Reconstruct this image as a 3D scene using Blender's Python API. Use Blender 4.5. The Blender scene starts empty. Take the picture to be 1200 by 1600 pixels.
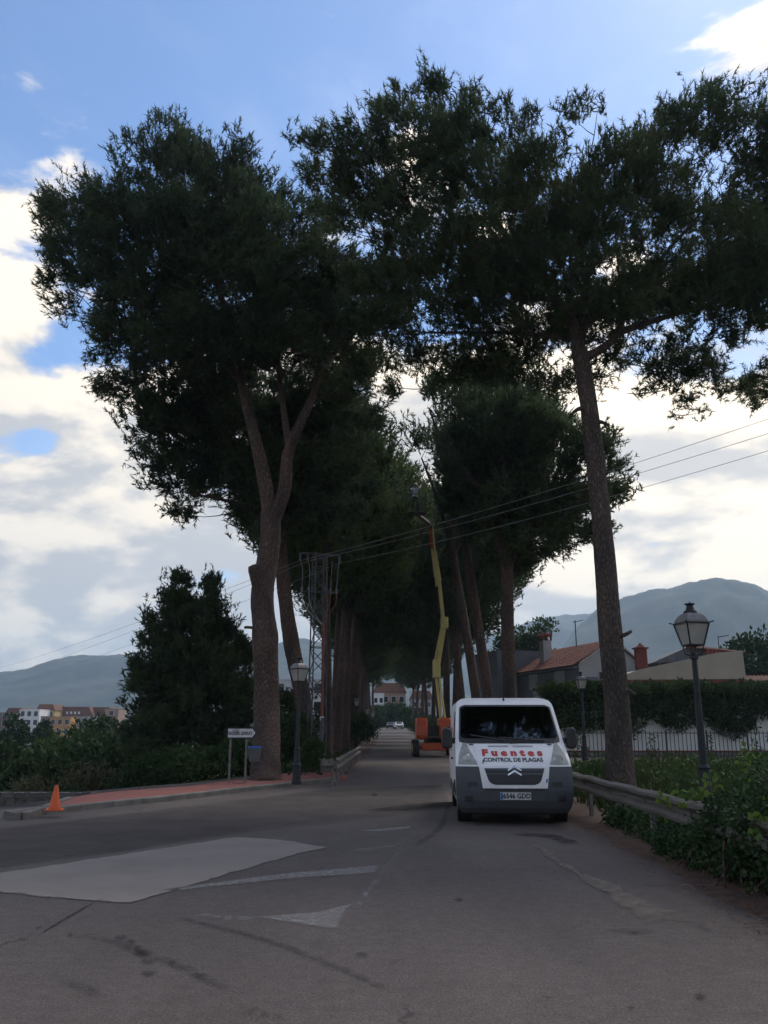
import bpy, bmesh, math, random
import numpy as np
from mathutils import Vector, Matrix, noise as mnoise

random.seed(7)
R0 = np.random.default_rng(11)
sc = bpy.context.scene
col = sc.collection

# ------------------------------------------------------------------ camera, world, sun, exposure
FPX = 1340.0                        # focal length in photo pixels (1200 x 1600)
PITCH = math.atan2(338.0, FPX)      # horizon at row 1138
EYE = 1.6
cam_d = bpy.data.cameras.new('camera')
cam_d.sensor_fit = 'VERTICAL'; cam_d.sensor_height = 36.0; cam_d.lens = 36.0 * FPX / 1600.0
cam_d.clip_start = 0.1; cam_d.clip_end = 20000
cam = bpy.data.objects.new('camera', cam_d); col.objects.link(cam)
cam.location = (0, 0, EYE); cam.rotation_euler = (math.pi / 2 + PITCH, 0, 0)
sc.camera = cam

SUN_EL, SUN_AZ = math.radians(50), math.radians(34)      # azimuth from +Y towards +X
sun_dir = Vector((math.sin(SUN_AZ) * math.cos(SUN_EL), math.cos(SUN_AZ) * math.cos(SUN_EL), math.sin(SUN_EL)))
sd = bpy.data.lights.new('sun', 'SUN'); sd.energy = 1.5; sd.angle = math.radians(18); sd.color = (1.0, .94, .86)
sun = bpy.data.objects.new('sun', sd); col.objects.link(sun)
sun.rotation_euler = sun_dir.to_track_quat('Z', 'Y').to_euler()

def make_world():
    w = bpy.data.worlds.new('World'); sc.world = w; w.use_nodes = True
    w.cycles.sampling_method = 'MANUAL'; w.cycles.sample_map_resolution = 256
    nt = w.node_tree; N = nt.nodes; L = nt.links; N.clear()
    def nd(t, **k):
        n = N.new(t)
        for a, b in k.items(): setattr(n, a, b)
        return n
    def mth(op, a, b=None, clamp=False):
        n = nd('ShaderNodeMath', operation=op); n.use_clamp = clamp
        for i, v in enumerate((a, b)):
            if v is None: continue
            if isinstance(v, (int, float)): n.inputs[i].default_value = v
            else: L.new(v, n.inputs[i])
        return n.outputs[0]
    def mapr(v, a, b, c, d, smooth=True):
        n = nd('ShaderNodeMapRange', interpolation_type='SMOOTHSTEP' if smooth else 'LINEAR')
        L.new(v, n.inputs[0])
        for i, q in enumerate((a, b, c, d)): n.inputs[i + 1].default_value = q
        return n.outputs[0]
    def mix(f, a, b, typ='MIX'):
        n = nd('ShaderNodeMix', data_type='RGBA', blend_type=typ)
        if isinstance(f, float): n.inputs[0].default_value = f
        else: L.new(f, n.inputs[0])
        for i, v in ((6, a), (7, b)):
            if isinstance(v, tuple): n.inputs[i].default_value = v
            else: L.new(v, n.inputs[i])
        return n.outputs[2]
    out = nd('ShaderNodeOutputWorld'); bg = nd('ShaderNodeBackground'); bg.inputs[1].default_value = 0.115
    sky = nd('ShaderNodeTexSky', sky_type='NISHITA'); sky.sun_disc = False
    sky.sun_elevation = SUN_EL; sky.sun_rotation = SUN_AZ
    sky.air_density = 1.0; sky.dust_density = 0.3; sky.ozone_density = 6.0
    tc = nd('ShaderNodeTexCoord')
    sx = nd('ShaderNodeSeparateXYZ'); L.new(tc.outputs['Generated'], sx.inputs[0])
    z = mth('MAXIMUM', sx.outputs[2], 0.0)
    den = mth('ADD', z, 0.55)
    px, py = mth('DIVIDE', sx.outputs[0], den), mth('DIVIDE', sx.outputs[1], den)
    def cloud(ox, oy, oz, scale, detail, rough, dist):
        c = nd('ShaderNodeCombineXYZ'); L.new(mth('ADD', px, ox), c.inputs[0]); L.new(mth('ADD', py, oy), c.inputs[1])
        L.new(mth('ADD', mth('MULTIPLY', z, 1.9), oz), c.inputs[2])
        n = nd('ShaderNodeTexNoise'); n.inputs['Scale'].default_value = scale; n.inputs['Detail'].default_value = detail
        n.inputs['Roughness'].default_value = rough; n.inputs['Distortion'].default_value = dist
        L.new(c.outputs[0], n.inputs['Vector']); return n.outputs[0]
    OX, OY = 1.3, 8.8
    n1 = cloud(OX, OY, 0.0, 3.6, 9.0, .56, .2)
    n2 = cloud(OX + .03, OY + .03, .10, 3.6, 5.0, .54, .2)     # the same field a step nearer the sun: lit edges
    cover = mapr(z, .15, .60, .19, -.055)                         # the cloud deck thickens towards the horizon
    mask = mapr(mth('ADD', n1, cover), .49, .585, 0.0, 1.0)
    lit = mapr(mth('SUBTRACT', n1, n2), -.06, .11, 0.0, 1.0)
    # forward scattering: clouds and air brighten towards the sun
    dt = nd('ShaderNodeVectorMath', operation='DOT_PRODUCT'); L.new(tc.outputs['Generated'], dt.inputs[0]); dt.inputs[1].default_value = sun_dir
    cs = mth('MAXIMUM', dt.outputs['Value'], 0.0)
    fwd = mth('POWER', cs, 3.2)
    shade = mix(fwd, (3.3, 3.35, 3.55, 1), (5.5, 5.15, 4.7, 1))
    bright = mix(fwd, (6.1, 5.6, 4.9, 1), (11.2, 9.5, 7.1, 1))
    ccol = mix(lit, shade, bright)
    # high thin cirrus veil
    n3 = cloud(-2.0, 7.0, 0.0, .9, 7.0, .6, .5)
    veil = mth('MULTIPLY', mapr(n3, .45, .75, 0.0, .65), mth('ADD', mth('MULTIPLY', fwd, .9), .32))
    bluesky = mix(veil, sky.outputs[0], mix(fwd, (5.0, 5.2, 5.6, 1), (10., 9.8, 9.4, 1)))
    allc = mix(mask, bluesky, ccol)
    L.new(allc, bg.inputs[0]); L.new(bg.outputs[0], out.inputs[0])
make_world()

sc.view_settings.view_transform = 'Standard'; sc.view_settings.look = 'None'
sc.view_settings.exposure = 0.66; sc.view_settings.gamma = 1.0; sc.view_settings.use_curve_mapping = False
sc.cycles.use_denoising = True
sc.cycles.max_bounces = 5; sc.cycles.diffuse_bounces = 3; sc.cycles.glossy_bounces = 2; sc.cycles.transmission_bounces = 2
sc.cycles.use_adaptive_sampling = True; sc.cycles.adaptive_threshold = .02; sc.cycles.transparent_max_bounces = 12
sc.cycles.volume_bounces = 1

# ------------------------------------------------------------------ helpers
CO, SI = math.cos(PITCH), math.sin(PITCH)
def at(u, v, Y):
    """world point at depth Y that photo pixel (u, v) looks at"""
    a, b = (u - 600) / FPX, (800 - v) / FPX
    y, z = CO - b * SI, SI + b * CO
    t = Y / y
    return Vector((a * t, Y, EYE + z * t))
def gnd(u, v, h=0.0):
    a, b = (u - 600) / FPX, (800 - v) / FPX
    y, z = CO - b * SI, SI + b * CO
    t = (h - EYE) / z
    return Vector((a * t, y * t, h))
def sstep(a, b, x):
    t = np.clip((np.asarray(x, float) - a) / (b - a), 0, 1)
    return t * t * (3 - 2 * t)

def tag(o, label=None, cat=None, group=None, kind=None):
    if label: o['label'] = label
    if cat: o['category'] = cat
    if group: o['group'] = group
    if kind: o['kind'] = kind
    return o
def empty(name, loc=(0, 0, 0), rz=0.0, label=None, cat=None, group=None):
    o = bpy.data.objects.new(name, None); col.objects.link(o)
    o.location = loc; o.rotation_euler = (0, 0, rz); o.empty_display_size = .2
    return tag(o, label, cat, group)

class MB:
    def __init__(s): s.v = []; s.f = []; s.m = []; s.mi = 0
    def add(s, vs, fs):
        n = len(s.v); s.v += [tuple(p) for p in vs]
        for f in fs: s.f.append(tuple(i + n for i in f)); s.m.append(s.mi)
        return s
    def box(s, x0, x1, y0, y1, z0, z1, M=None):
        vs = [Vector(p) for p in ((x0,y0,z0),(x1,y0,z0),(x1,y1,z0),(x0,y1,z0),(x0,y0,z1),(x1,y0,z1),(x1,y1,z1),(x0,y1,z1))]
        if M is not None: vs = [M @ p for p in vs]
        return s.add(vs, [(3,2,1,0),(4,5,6,7),(0,1,5,4),(1,2,6,5),(2,3,7,6),(3,0,4,7)])
    def bar(s, p, q, w, h=None, up=(0, 0, 1)):
        """box beam from p to q"""
        p, q = Vector(p), Vector(q); h = h or w
        d = (q - p); l = d.length
        if l < 1e-6: return s
        d /= l; u = Vector(up)
        if abs(d.dot(u)) > .98: u = Vector((0, 1, 0))
        a = d.cross(u).normalized(); b = a.cross(d).normalized()
        vs = []
        for e in (p, q):
            for sx, sy in ((-1,-1),(1,-1),(1,1),(-1,1)): vs.append(e + a * (sx * w / 2) + b * (sy * h / 2))
        return s.add(vs, [(3,2,1,0),(4,5,6,7),(0,1,5,4),(1,2,6,5),(2,3,7,6),(3,0,4,7)])
    def tube(s, pts, rad, n=8, cap=True, wob=None):
        pts = [Vector(p) for p in pts]
        if not hasattr(rad, '__len__'): rad = [rad] * len(pts)
        ref = None; rings = []
        for i, p in enumerate(pts):
            d = (pts[min(i + 1, len(pts) - 1)] - pts[max(i - 1, 0)]).normalized()
            if ref is None:
                ref = Vector((1, 0, 0)) if abs(d.x) < .8 else Vector((0, 1, 0))
            a = (ref - d * ref.dot(d)).normalized(); ref = a; b = d.cross(a)
            ring = []
            for k in range(n):
                th = 2 * math.pi * k / n; r = rad[i]
                q = p + (a * math.cos(th) + b * math.sin(th)) * r
                if wob: q = p + (a * math.cos(th) + b * math.sin(th)) * (r * (1 + wob(q, th)))
                ring.append(q)
            rings.append(ring)
        vs = [q for r in rings for q in r]; fs = []
        for i in range(len(rings) - 1):
            for k in range(n):
                k2 = (k + 1) % n
                fs.append((i*n+k, i*n+k2, (i+1)*n+k2, (i+1)*n+k))
        if cap:
            fs.append(tuple(reversed(range(n)))); fs.append(tuple(range((len(rings)-1)*n, len(rings)*n)))
        return s.add(vs, fs)
    def lathe(s, prof, n=16, c=(0, 0, 0), axis='Z', cap=True):
        vs = []; c = Vector(c)
        for r, h in prof:
            for k in range(n):
                th = 2 * math.pi * (k + .5) / n; x, y = r * math.cos(th), r * math.sin(th)
                p = {'Z': (x, y, h), 'X': (h, x, y), 'Y': (y, h, x)}[axis]
                vs.append(c + Vector(p))
        fs = []
        for i in range(len(prof) - 1):
            for k in range(n):
                k2 = (k + 1) % n; fs.append((i*n+k, i*n+k2, (i+1)*n+k2, (i+1)*n+k))
        if cap:
            fs.append(tuple(reversed(range(n)))); fs.append(tuple(range((len(prof)-1)*n, len(prof)*n)))
        return s.add(vs, fs)
    def prism(s, poly, M):
        """poly of (x, z) extruded along y 0..1 (scaled by M)"""
        n = len(poly)
        vs = [M @ Vector((x, 0, z)) for x, z in poly] + [M @ Vector((x, 1, z)) for x, z in poly]
        fs = [tuple(range(n)), tuple(reversed(range(n, 2 * n)))] + [((i+1) % n, i, i + n, (i+1) % n + n) for i in range(n)]
        return s.add(vs, fs)
    def build(s, name, mats, parent=None, smooth=False, bevel=0.0, fix=False):
        me = bpy.data.meshes.new(name); me.from_pydata(s.v, [], s.f)
        if not isinstance(mats, (list, tuple)): mats = [mats]
        for m in mats: me.materials.append(m)
        if len(mats) > 1: me.polygons.foreach_set('material_index', s.m)
        if smooth: me.polygons.foreach_set('use_smooth', [True] * len(me.polygons))
        if fix:
            bm = bmesh.new(); bm.from_mesh(me); bmesh.ops.recalc_face_normals(bm, faces=bm.faces); bm.to_mesh(me); bm.free()
        me.update()
        o = bpy.data.objects.new(name, me); col.objects.link(o)
        if parent: o.parent = parent
        if bevel:
            b = o.modifiers.new('bevel', 'BEVEL'); b.width = bevel; b.segments = 2; b.limit_method = 'ANGLE'; b.angle_limit = math.radians(40)
        return o

def soup(name, V, k, mats, parent=None, midx=None):
    """V: (n*k, 3) array, every k vertices one face"""
    V = np.ascontiguousarray(V, dtype=np.float32).reshape(-1, 3); nv = len(V); nf = nv // k
    me = bpy.data.meshes.new(name)
    me.vertices.add(nv); me.vertices.foreach_set('co', V.ravel())
    me.loops.add(nv); me.loops.foreach_set('vertex_index', np.arange(nv, dtype=np.int32))
    me.polygons.add(nf); me.polygons.foreach_set('loop_start', np.arange(0, nv, k, dtype=np.int32))
    if not isinstance(mats, (list, tuple)): mats = [mats]
    for m in mats: me.materials.append(m)
    if midx is not None: me.polygons.foreach_set('material_index', np.asarray(midx, dtype=np.int32))
    me.update(calc_edges=True)
    o = bpy.data.objects.new(name, me); col.objects.link(o)
    if parent: o.parent = parent
    return o

def clone(root, loc=None, rz=None, scale=None, **tags):
    r = root.copy(); col.objects.link(r)
    if loc is not None: r.location = loc
    if rz is not None: r.rotation_euler = (r.rotation_euler[0], r.rotation_euler[1], rz)
    if scale is not None: r.scale = scale if hasattr(scale, '__len__') else (scale,) * 3
    tag(r, **tags)
    for ch in list(root.children):
        c = ch.copy(); col.objects.link(c); c.parent = r
        for g in list(ch.children):
            d = g.copy(); col.objects.link(d); d.parent = c
    return r

# ------------------------------------------------------------------ materials
def mat(name, c, rough=.7, c2=None, scale=4.0, detail=5.0, bump=0.0, bscale=None, metal=0.0, spec=.5, trans=0.0, coat=0.0, lo=.35, hi=.65, stretch=None):
    m = bpy.data.materials.new(name); m.use_nodes = True
    nt = m.node_tree; N = nt.nodes; L = nt.links
    b = N['Principled BSDF']; b.inputs['Roughness'].default_value = rough; b.inputs['Metallic'].default_value = metal
    b.inputs['Specular IOR Level'].default_value = spec
    if coat: b.inputs['Coat Weight'].default_value = coat; b.inputs['Coat Roughness'].default_value = .08
    b.inputs['Base Color'].default_value = (*c, 1)
    if c2 or bump:
        tc = N.new('ShaderNodeTexCoord'); vec = tc.outputs['Object']
        if stretch:
            mp = N.new('ShaderNodeMapping'); mp.inputs['Scale'].default_value = stretch; L.new(vec, mp.inputs[0]); vec = mp.outputs[0]
    if c2:
        n = N.new('ShaderNodeTexNoise'); n.inputs['Scale'].default_value = scale; n.inputs['Detail'].default_value = detail; n.inputs['Roughness'].default_value = .6
        L.new(vec, n.inputs['Vector'])
        mr = N.new('ShaderNodeMapRange'); L.new(n.outputs[0], mr.inputs[0]); mr.inputs[1].default_value = lo; mr.inputs[2].default_value = hi
        mx = N.new('ShaderNodeMix'); mx.data_type = 'RGBA'; L.new(mr.outputs[0], mx.inputs[0])
        mx.inputs[6].default_value = (*c, 1); mx.inputs[7].default_value = (*c2, 1)
        L.new(mx.outputs[2], b.inputs['Base Color'])
    if bump:
        n2 = N.new('ShaderNodeTexNoise'); n2.inputs['Scale'].default_value = bscale or scale * 3; n2.inputs['Detail'].default_value = 6
        L.new(vec, n2.inputs['Vector'])
        bp = N.new('ShaderNodeBump'); bp.inputs['Strength'].default_value = bump; bp.inputs['Distance'].default_value = .02
        L.new(n2.outputs[0], bp.inputs['Height']); L.new(bp.outputs[0], b.inputs['Normal'])
    if trans:
        tr = N.new('ShaderNodeBsdfTranslucent'); ms = N.new('ShaderNodeMixShader'); ms.inputs[0].default_value = trans
        if c2: L.new(mx.outputs[2], tr.inputs[0])
        else: tr.inputs[0].default_value = (*c, 1)
        L.new(b.outputs[0], ms.inputs[1]); L.new(tr.outputs[0], ms.inputs[2])
        L.new(ms.outputs[0], N['Material Output'].inputs[0])
    return m

def asphalt_mat():
    m = bpy.data.materials.new('asphalt'); m.use_nodes = True
    N = m.node_tree.nodes; L = m.node_tree.links; b = N['Principled BSDF']
    tc = N.new('ShaderNodeTexCoord')
    def noise(s, d, r=.6, st=None):
        v = tc.outputs['Object']
        if st:
            mp = N.new('ShaderNodeMapping'); mp.inputs['Scale'].default_value = st; L.new(v, mp.inputs[0]); v = mp.outputs[0]
        n = N.new('ShaderNodeTexNoise'); n.inputs['Scale'].default_value = s; n.inputs['Detail'].default_value = d; n.inputs['Roughness'].default_value = r
        L.new(v, n.inputs['Vector']); return n.outputs[0]
    def mr(v, a, bb, c=0., d=1.):
        q = N.new('ShaderNodeMapRange'); L.new(v, q.inputs[0])
        for i, k in enumerate((a, bb, c, d)): q.inputs[i + 1].default_value = k
        return q.outputs[0]
    def mix(f, a, c, t='MIX'):
        q = N.new('ShaderNodeMix'); q.data_type = 'RGBA'; q.blend_type = t
        if isinstance(f, float): q.inputs[0].default_value = f
        else: L.new(f, q.inputs[0])
        for i, k in ((6, a), (7, c)):
            if isinstance(k, tuple): q.inputs[i].default_value = k
            else: L.new(k, q.inputs[i])
        return q.outputs[2]
    base = mix(mr(noise(.22, 6, .62), .35, .66), (.086, .069, .062, 1), (.126, .103, .092, 1))
    streak = mix(mr(noise(.8, 5, .6, (1.0, .12, 1)), .42, .7, 0., .45), base, (.061, .049, .044, 1))
    blot = mix(mr(noise(1.3, 8, .7), .58, .74, 0., .5), streak, (.047, .038, .035, 1))
    dust = mix(mr(noise(.5, 7, .68), .54, .72, 0., .5), blot, (.135, .110, .096, 1))
    grain = mix(mr(noise(55., 3, .7), .30, .72, .0, 1.), (.45, .45, .45, 1), (1.62, 1.6, 1.58, 1))
    mott = mix(mr(noise(9., 5, .7), .30, .72, .0, 1.), (.80, .80, .80, 1), (1.22, 1.2, 1.19, 1))
    allc = mix(1.0, mix(1.0, dust, mott, 'MULTIPLY'), grain, 'MULTIPLY')
    nz = N.new('ShaderNodeTexNoise'); nz.inputs['Scale'].default_value = 1.6; nz.inputs['Detail'].default_value = 6; L.new(tc.outputs['Object'], nz.inputs['Vector'])
    wv = N.new('ShaderNodeVectorMath'); wv.operation = 'MULTIPLY_ADD'; L.new(nz.outputs['Color'], wv.inputs[0]); wv.inputs[1].default_value = (.9, .9, 0); L.new(tc.outputs['Object'], wv.inputs[2])
    vo = N.new('ShaderNodeTexVoronoi'); vo.feature = 'DISTANCE_TO_EDGE'; vo.voronoi_dimensions = '2D'; vo.inputs['Scale'].default_value = .42; L.new(wv.outputs[0], vo.inputs['Vector'])
    ck = N.new('ShaderNodeMath'); ck.operation = 'MULTIPLY'; L.new(mr(vo.outputs['Distance'], .004, .012, 1., 0.), ck.inputs[0]); L.new(mr(noise(.35, 3), .50, .60, 0., .75), ck.inputs[1])
    allc = mix(ck.outputs[0], allc, (.022, .019, .018, 1))
    L.new(allc, b.inputs['Base Color'])
    b.inputs['Roughness'].default_value = .86; b.inputs['Specular IOR Level'].default_value = .35
    bp = N.new('ShaderNodeBump'); bp.inputs['Strength'].default_value = .55; bp.inputs['Distance'].default_value = .012
    L.new(noise(70., 4, .7), bp.inputs['Height']); L.new(bp.outputs[0], b.inputs['Normal'])
    return m

def decal_mat(name, c, c2=None, amount=1.0, scale=6.0, lo=.4, hi=.6, rough=.85, stretch=None):
    """flat mark on the road; wears away by noise and along the mesh attribute 'fade'"""
    m = bpy.data.materials.new(name); m.use_nodes = True
    N = m.node_tree.nodes; L = m.node_tree.links; b = N['Principled BSDF']
    b.inputs['Roughness'].default_value = rough; b.inputs['Specular IOR Level'].default_value = .12
    tc = N.new('ShaderNodeTexCoord'); v = tc.outputs['Object']
    if stretch:
        mp = N.new('ShaderNodeMapping'); mp.inputs['Scale'].default_value = stretch; L.new(v, mp.inputs[0]); v = mp.outputs[0]
    def nz(s, d):
        n = N.new('ShaderNodeTexNoise'); n.inputs['Scale'].default_value = s; n.inputs['Detail'].default_value = d; n.inputs['Roughness'].default_value = .65
        L.new(v, n.inputs['Vector']); return n.outputs[0]
    if c2:
        mx = N.new('ShaderNodeMix'); mx.data_type = 'RGBA'; L.new(nz(scale * .4, 7), mx.inputs[0]); mx.inputs[6].default_value = (*c, 1); mx.inputs[7].default_value = (*c2, 1)
        L.new(mx.outputs[2], b.inputs['Base Color'])
    else: b.inputs['Base Color'].default_value = (*c, 1)
    at_ = N.new('ShaderNodeAttribute'); at_.attribute_name = 'fade'
    ad = N.new('ShaderNodeMath'); ad.operation = 'ADD'; L.new(nz(scale, 8), ad.inputs[0])
    sb = N.new('ShaderNodeMath'); sb.operation = 'MULTIPLY_ADD'; L.new(at_.outputs['Fac'], sb.inputs[0]); sb.inputs[1].default_value = .6; sb.inputs[2].default_value = -.6
    L.new(sb.outputs[0], ad.inputs[1])
    mr = N.new('ShaderNodeMapRange'); L.new(ad.outputs[0], mr.inputs[0]); mr.inputs[1].default_value = lo; mr.inputs[2].default_value = hi
    mr.inputs[3].default_value = 0; mr.inputs[4].default_value = amount
    L.new(mr.outputs[0], b.inputs['Alpha'])
    return m

def bark_mat(name='pine_bark', c=(.085, .062, .052), c2=(.19, .145, .12)):
    m = bpy.data.materials.new(name); m.use_nodes = True
    N = m.node_tree.nodes; L = m.node_tree.links; b = N['Principled BSDF']; b.inputs['Roughness'].default_value = .9; b.inputs['Specular IOR Level'].default_value = .2
    tc = N.new('ShaderNodeTexCoord'); mp = N.new('ShaderNodeMapping'); mp.inputs['Scale'].default_value = (1, 1, .33); L.new(tc.outputs['Object'], mp.inputs[0])
    vo = N.new('ShaderNodeTexVoronoi'); vo.feature = 'DISTANCE_TO_EDGE'; vo.inputs['Scale'].default_value = 17; 
    nz = N.new('ShaderNodeTexNoise'); nz.inputs['Scale'].default_value = 5; nz.inputs['Detail'].default_value = 8; L.new(mp.outputs[0], nz.inputs['Vector'])
    ad = N.new('ShaderNodeVectorMath'); ad.operation = 'MULTIPLY_ADD'; L.new(nz.outputs['Color'], ad.inputs[0]); ad.inputs[1].default_value = (.16,) * 3; L.new(mp.outputs[0], ad.inputs[2])
    L.new(ad.outputs[0], vo.inputs['Vector'])
    mr = N.new('ShaderNodeMapRange'); L.new(vo.outputs['Distance'], mr.inputs[0]); mr.inputs[1].default_value = .0; mr.inputs[2].default_value = .28
    mx = N.new('ShaderNodeMix'); mx.data_type = 'RGBA'; L.new(mr.outputs[0], mx.inputs[0]); mx.inputs[6].default_value = (*[q * .6 for q in c], 1); mx.inputs[7].default_value = (*c2, 1)
    m2 = N.new('ShaderNodeMix'); m2.data_type = 'RGBA'; L.new(nz.outputs[0], m2.inputs[0]); L.new(mx.outputs[2], m2.inputs[6]); m2.inputs[7].default_value = (*c, 1)
    n4 = N.new('ShaderNodeTexNoise'); n4.inputs['Scale'].default_value = 1.4; n4.inputs['Detail'].default_value = 5; L.new(mp.outputs[0], n4.inputs['Vector'])
    r4 = N.new('ShaderNodeMapRange'); L.new(n4.outputs[0], r4.inputs[0]); r4.inputs[1].default_value = .35; r4.inputs[2].default_value = .68
    k4 = N.new('ShaderNodeMix'); k4.data_type = 'RGBA'; L.new(r4.outputs[0], k4.inputs[0]); k4.inputs[6].default_value = (.62, .66, .70, 1); k4.inputs[7].default_value = (1.32, 1.18, 1.08, 1)
    m5 = N.new('ShaderNodeMix'); m5.data_type = 'RGBA'; m5.blend_type = 'MULTIPLY'; m5.inputs[0].default_value = 1; L.new(m2.outputs[2], m5.inputs[6]); L.new(k4.outputs[2], m5.inputs[7])
    L.new(m5.outputs[2], b.inputs['Base Color'])
    bp = N.new('ShaderNodeBump'); bp.inputs['Strength'].default_value = .9; bp.inputs['Distance'].default_value = .05
    L.new(mr.outputs[0], bp.inputs['Height']); L.new(bp.outputs[0], b.inputs['Normal'])
    return m

M = {}
M['asphalt'] = asphalt_mat()
M['patch'] = decal_mat('newer_asphalt', (.068, .058, .055), (.088, .075, .070), .42, 1.1, -.05, .6)
M['paint_old'] = decal_mat('aged_white_paint', (.34, .29, .25), (.19, .162, .142), .93, 3.0, .10, .34)
M['paint'] = decal_mat('worn_white_paint', (.44, .41, .38), (.24, .225, .21), .72, 14, .16, .72)
M['paint_faint'] = decal_mat('faint_white_paint', (.36, .36, .36), None, .35, 8, .46, .62)
M['tyre_mark'] = decal_mat('tyre_mark', (.022, .022, .024), None, .45, 7, .30, .75)
M['oil'] = decal_mat('oil_stain', (.020, .020, .022), None, .5, 9, .18, .6, rough=.9)
M['silt'] = decal_mat('dry_silt', (.27, .225, .18), (.17, .142, .115), .74, 7, .18, .62)
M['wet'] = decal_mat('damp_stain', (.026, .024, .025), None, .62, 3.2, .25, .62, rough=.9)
M['crack'] = decal_mat('tar_crack', (.025, .025, .027), None, .8, 9, .2, .5)
M['kerb'] = mat('kerb_concrete', (.20, .185, .165), .9, (.12, .11, .10), 3, 6, .5, 60)
M['pavers'] = mat('red_pavers', (.27, .078, .056), .9, (.17, .062, .050), 2.0, 8, .6, 40)
M['earth'] = mat('earth', (.075, .058, .040), .95, (.045, .055, .024), .5, 8, .8, 12)
M['litter'] = mat('pine_litter', (.13, .062, .038), .95, (.055, .040, .028), 3.5, 9, .9, 40)
M['needle'] = mat('dry_needles', (.20, .088, .045), .9, (.10, .055, .032), 5, 4)
M['bark'] = bark_mat('pine_bark', (.105, .076, .066), (.235, .172, .145))
M['bark2'] = bark_mat('pale_pine_bark', (.10, .080, .070), (.21, .17, .145))
M['cut'] = mat('cut_wood', (.20, .14, .085), .9, (.11, .085, .055), 12, 5)
M['pine'] = mat('pine_needles', (.050, .080, .040), .75, (.112, .142, .060), .6, 6, trans=.42, lo=.38, hi=.64, spec=.2)
M['pine_d'] = mat('dark_pine_needles', (.046, .074, .042), .75, (.098, .128, .058), .6, 6, trans=.40, spec=.2)
M['pine_l'] = mat('fresh_pine_needles', (.056, .090, .028), .7, (.100, .130, .038), .5, 6, trans=.4, spec=.2)
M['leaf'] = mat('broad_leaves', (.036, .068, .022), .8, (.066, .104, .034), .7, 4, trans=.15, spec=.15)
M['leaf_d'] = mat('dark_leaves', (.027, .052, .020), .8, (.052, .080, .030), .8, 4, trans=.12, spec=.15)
M['leaf_y'] = mat('young_leaves', (.14, .21, .035), .65, (.085, .14, .030), 2.0, 4, trans=.35, spec=.2)
M['ivy'] = mat('ivy_leaves', (.026, .056, .020), .6, (.050, .092, .028), 1.6, 4, trans=.15, spec=.25)
M['dry'] = mat('dry_scrub', (.11, .090, .050), .9, (.070, .075, .032), 1.2, 4, trans=.2)
M['grass'] = mat('grass_blades', (.026, .046, .014), .85, (.052, .062, .022), .6, 5, trans=.15, spec=.1)
M['galv'] = mat('weathered_galvanised_steel', (.165, .148, .125), .7, (.095, .082, .067), 3.0, 7, .25, 30, metal=.35, stretch=(3, .4, 3))
M['galv_d'] = mat('dull_steel_post', (.20, .195, .185), .65, (.11, .095, .08), 6, 6, .2, 30, metal=.3)
M['pylon'] = mat('old_grey_steel', (.085, .088, .095), .7, (.06, .06, .062), 4, 5)
M['lamp_iron'] = mat('painted_iron', (.016, .019, .022), .55, (.028, .031, .033), 8, 5, .1, 40, spec=.3)
M['lamp_glass'] = mat('opal_lantern_pane', (.74, .71, .64), .35, (.62, .60, .54), 4, 4, trans=.55)
M['lamp_dome'] = mat('grey_lantern_dome', (.20, .19, .18), .55, (.14, .13, .13), 6, 5)
M['white'] = mat('white_paint_metal', (.82, .80, .77), .42, (.70, .685, .66), 2.5, 7, coat=.12, lo=.4, hi=.75)
M['white_d'] = mat('white_door_panel', (.70, .71, .72), .35, (.60, .605, .61), 3, 6, coat=.3)
M['bumper'] = mat('grey_bumper_plastic', (.050, .054, .062), .55, (.068, .070, .075), 3, 7, .12, 160)
M['black'] = mat('black_plastic', (.014, .014, .016), .5, (.024, .024, .026), 6, 5)
M['rubber'] = mat('tyre_rubber', (.016, .016, .017), .85, (.032, .030, .029), 9, 6, .3, 60)
M['steel'] = mat('wheel_steel', (.28, .28, .29), .4, (.16, .155, .15), 6, 5, metal=.6)
M['chrome'] = mat('satin_chrome', (.72, .73, .74), .22, (.62, .63, .64), 10, 3, metal=.9)
M['red_print'] = mat('red_lettering', (.50, .020, .026), .5, (.42, .018, .022), 9, 3)
M['dark_print'] = mat('dark_lettering', (.040, .044, .055), .5, (.055, .058, .066), 9, 3)
M['blue'] = mat('blue_plastic', (.020, .13, .42), .5, (.02, .10, .34), 4, 3)
M['plate'] = mat('plate_white', (.62, .62, .60), .5, (.48, .48, .46), 14, 5)
M['orange'] = mat('machine_orange', (.56, .085, .020), .45, (.42, .062, .018), 2.5, 7, coat=.2)
M['cream'] = mat('boom_cream', (.68, .55, .19), .5, (.54, .44, .16), 1.5, 7)
M['cone'] = mat('cone_orange', (.72, .115, .022), .6, (.58, .095, .02), 5, 5)
M['brick_red'] = mat('red_brick', (.22, .050, .035), .85, (.16, .04, .03), 6, 5, .4, 30)
M['tile'] = mat('roof_tiles', (.30, .125, .078), .88, (.19, .082, .055), 2.2, 7, .4, 25)
M['tile_d'] = mat('old_roof_tiles', (.20, .085, .055), .88, (.13, .065, .048), 1.0, 7, .4, 25)
M['wall_grey'] = mat('grey_blue_render', (.135, .140, .155), .9, (.115, .12, .135), .9, 6, .15, 40)
M['wall_pale'] = mat('pale_grey_render', (.36, .35, .34), .9, (.31, .305, .30), .9, 6, .15, 40)
M['wall_beige'] = mat('beige_render', (.44, .37, .28), .9, (.38, .32, .245), .7, 7, .15, 40)
M['wall_white'] = mat('white_render', (.80, .79, .77), .9, (.70, .69, .67), .8, 7, .15, 40)
M['wall_ochre'] = mat('ochre_render', (.52, .27, .085), .9, (.44, .23, .08), .4, 6)
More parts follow.
